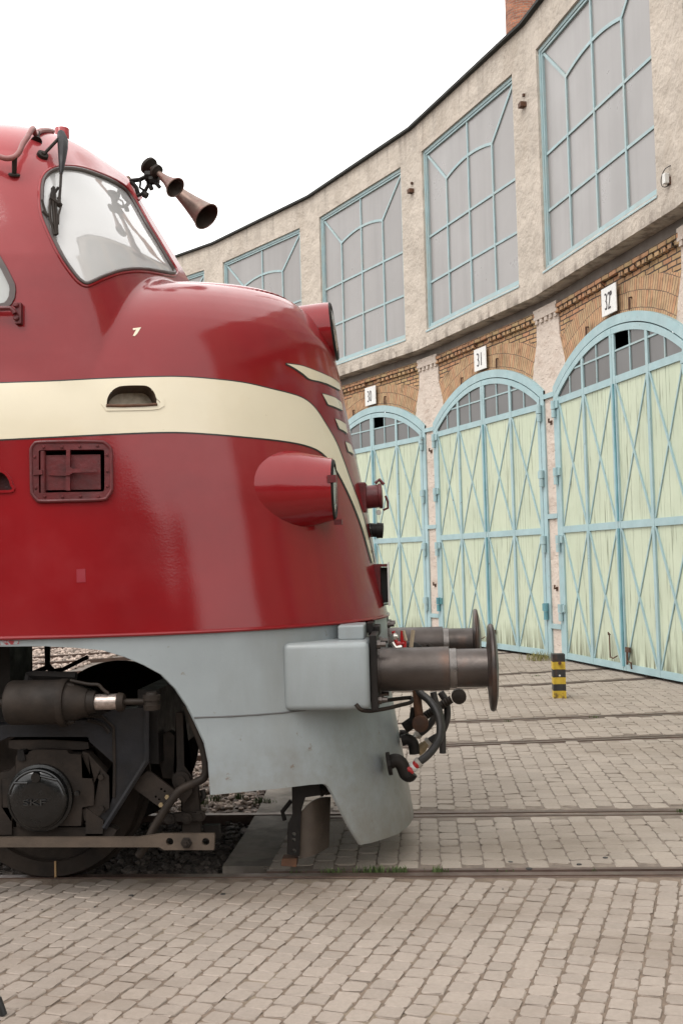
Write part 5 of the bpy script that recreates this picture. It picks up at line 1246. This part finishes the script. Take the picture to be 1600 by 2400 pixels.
plate('sand_bracket', R3, [(935, 1095), (1000, 1038), (1030, 1045), (1195, 1175), (1210, 1195), (1110, 1302), (905, 1150)], YS+.02, .02, IRONB, hg, holes=(((1098, 1160), .007), ((1122, 1175), .007), ((1062, 1212), .007), ((1085, 1230), .007)))
for p in ((1140, 1212), (1098, 1265)):
    q = pts(R3, [p], YS+.02)[0]; obj('bolt', MB().lathe(q, (0, -1, 0), [(0, .014), (.015, .014)], 6), BRASS, hg)
hose('sand_pipe', [(1270, 590), (1330, 740), (1385, 890), (1402, 1000), (1390, 1080), (1320, 1120), (1230, 1165), (1165, 1240), (1100, 1340), (1035, 1450), (990, 1550), (940, 1615)], [YS-.03]*12, .0245, IRONB, 60, LO, 12, R3)
hose('rubber_drain', [(1378, 1165), (1385, 1210), (1350, 1240), (1330, 1290)], YS+.25, .018, RUBBER, 16, LO, 8, R3)
# rail guards under the nose
for sg in (-1, 1):
    Yg = YC-.90
    A = pts(R4, [(508, 950), (545, 895), (600, 872), (645, 872), (660, 905), (655, 985), (648, 1108), (600, 1135), (512, 1160)], Yg); D = np.array([0, .1, 0]) 
    nn_ = 9; w_g = MB(); U = np.linspace(0, 1, 9)
    L0 = pts(R4, [(510, 960), (512, 1160)], Yg); L1 = pts(R4, [(655, 880), (648, 1108)], Yg+.16)
    rows = []
    for t in np.linspace(0, 1, 8):
        a, b = L0[0]*(1-t)+L0[1]*t, L1[0]*(1-t)+L1[1]*t; rows.append([a*(1-u)+b*u+np.array([0, -.07*math.sin(math.pi*u), .05*math.sin(math.pi*u)*(1-t)]) for u in U])
    Vg = np.array(rows).reshape(-1, 3); Vb = Vg+np.array([.0, .018, 0]); Fg = [(i*9+j, i*9+j+1, (i+1)*9+j+1, (i+1)*9+j) for i in range(7) for j in range(8)]
    nG = len(Vg); Fg = Fg+[tuple(q+nG for q in f[::-1]) for f in Fg]
    bd = [j for j in range(9)]+[i*9+8 for i in range(1, 8)]+[7*9+j for j in range(7, -1, -1)]+[i*9 for i in range(6, 0, -1)]
    Fg += [(bd[k_], bd[(k_+1) % len(bd)], bd[(k_+1) % len(bd)]+nG, bd[k_]+nG) for k_ in range(len(bd))]
    Vg = np.vstack([Vg, Vb]); 
    if sg > 0: Vg = mirror(Vg)
    rg = fixn(obj('rail_guard', (Vg, Fg), mt('guard_brown', (.075, .055, .04), .6, metal=.1, var=.3, vs=7, bump=.002) if sg < 0 else bpy.data.materials['guard_brown'], LO, smooth=True))
    if sg < 0:
        plate('guard_hanger', R4, [(478, 830), (600, 810), (610, 870), (540, 880), (520, 940), (512, 1150), (455, 1140), (460, 1000), (480, 960)], Yg-.02, .03, IRON, rg, holes=(((487, 1050), .014), ((488, 1125), .012), ((487, 1075), .012)))
        plate('guard_foot', R4, [(428, 1195), (432, 1162), (500, 1160), (498, 1200)], Yg+.02, .10, RUST, rg)
        obj('guard_strut', MB().tube(pts(R4, [(475, 895), (435, 945), (445, 985)], Yg+.05), .014, 8), IRON, rg, smooth=True)
        obj('guard_strut', MB().tube(pts(R4, [(600, 815), (640, 850)], Yg+.1), .05, 8), IRON, rg, smooth=True)

# ------------------------------------------------------------------ bollard, tripod
bb = atZ([(1311.5, 1637)], 0)[0]; w = .084
BO = thing('bollard', 'short square black and yellow banded bollard before the pier between gates 31 and 32', 'bollard', bb)
ys = [945, 1012, 1078, 1148, 1207, 1266, 1330]; zz = [atY([(1311, 1280+y*.26786)], bb[1])[0][2] for y in ys]; zz[-1] = -.02
for k_ in range(6):
    z1, z0 = zz[k_], zz[k_+1]
    obj('painted_band', MB().box((bb[0]-w, bb[1], z0), (bb[0]+w, bb[1]+2*w, z1)).box((bb[0]-w-.001, bb[1]-.012, z0), (bb[0]-w+.022, bb[1]-.0005, z1)).box((bb[0]+w-.022, bb[1]-.012, z0), (bb[0]+w+.001, bb[1]-.0005, z1)), BLK if k_ % 2 == 0 else YEL, BO)
P = pts(conv(1180, 1280, .26786), [(487, 1022)], bb[1]-.012)[0]; obj('rusty_lug', MB().tube([P+np.array([0, .01, 0]), P+np.array([0, -.03, 0])], .022, 8), RUST, BO)
P = pts(conv(1180, 1280, .26786), [(488, 1133)], bb[1]-.001)[0]; obj('white_chip', MB().lathe(P, (0, -1, 0), [(0, .014), (.003, .010)], 7), WHITEP, BO)
f0 = atZ([(7, 2374)], .012)[0]
TR = thing('tripod', 'foot of a black tripod standing on the setts at the left edge', 'tripod', (f0[0]-.25, f0[1]-.1, 0))
obj('leg', MB().tube([f0+np.array([0, 0, .012]), f0+np.array([-.33, -.12, 1.1])], [.010, .015], 12), TRIP, TR, smooth=True)
obj('rubber_foot', MB().tube([f0+np.array([.003, 0, -.008]), f0+np.array([-.018, -.006, .065])], [.017, .016], 12), TRIP, TR, smooth=True)
for k_, (dx, dy) in enumerate(((-.75, -.35), (-.50, .18))):
    obj('leg', MB().tube([(f0[0]+dx, f0[1]+dy, .0), f0+np.array([-.36, -.12, 1.1])], [.010, .015], 12), TRIP, TR, smooth=True)
obj('tripod_head', MB().lathe(f0+np.array([-.36, -.12, 1.08]), (0, 0, 1), [(0, .03), (.03, .05), (.08, .05), (.085, .02), (.25, .02)], 16), TRIP, TR, smooth=True)

# unseen trees added behind the camera to darken the paintwork's reflections
tv = []; tf = []
nt_ = 46000
cl = np.stack([rng.uniform(-75, 31, 280), rng.uniform(-47, -40, 280), rng.uniform(1., 12.5, 280)*rng.uniform(.75, 1., 280), rng.uniform(1.8, 3.0, 280)], 1)
for q in range(nt_):
    c = cl[rng.integers(280)]; d = rng.normal(0, 1, 3); d /= np.linalg.norm(d); p_ = c[:3]+d*c[3]*rng.uniform(.5, 1.05)*np.array([1.2, 1, .95])
    if p_[2] < .2: continue
    a = rng.normal(0, 1, 3); a /= np.linalg.norm(a); b_ = np.cross(a, d); b_ /= np.linalg.norm(b_)+1e-9; s_ = rng.uniform(.3, .65)
    o_ = len(tv); tv += [p_-a*s_, p_+b_*s_*.6, p_+a*s_, p_-b_*s_*.6]; tf.append((o_, o_+1, o_+2, o_+3))
for q in range(29):
    x = -73+q*3.1+rng.uniform(-.5, .5); y = rng.uniform(-45, -42); t_ = MB().tube([(x, y, -.1), (x+.1, y, 2), (x+rng.uniform(-.5, .5), y, 4.5)], [.2, .16, .07], 8); o_ = len(tv); tv += [np.array(v_) for v_ in t_.v]; tf += [tuple(i_+o_ for i_ in f_) for f_ in t_.f]
tag(obj('added_tree_belt', (tv, tf), mt('added_tree_leaves', (.055, .085, .03), .7, var=.35, vs=2, island=.4)), None, None, kind='stuff')
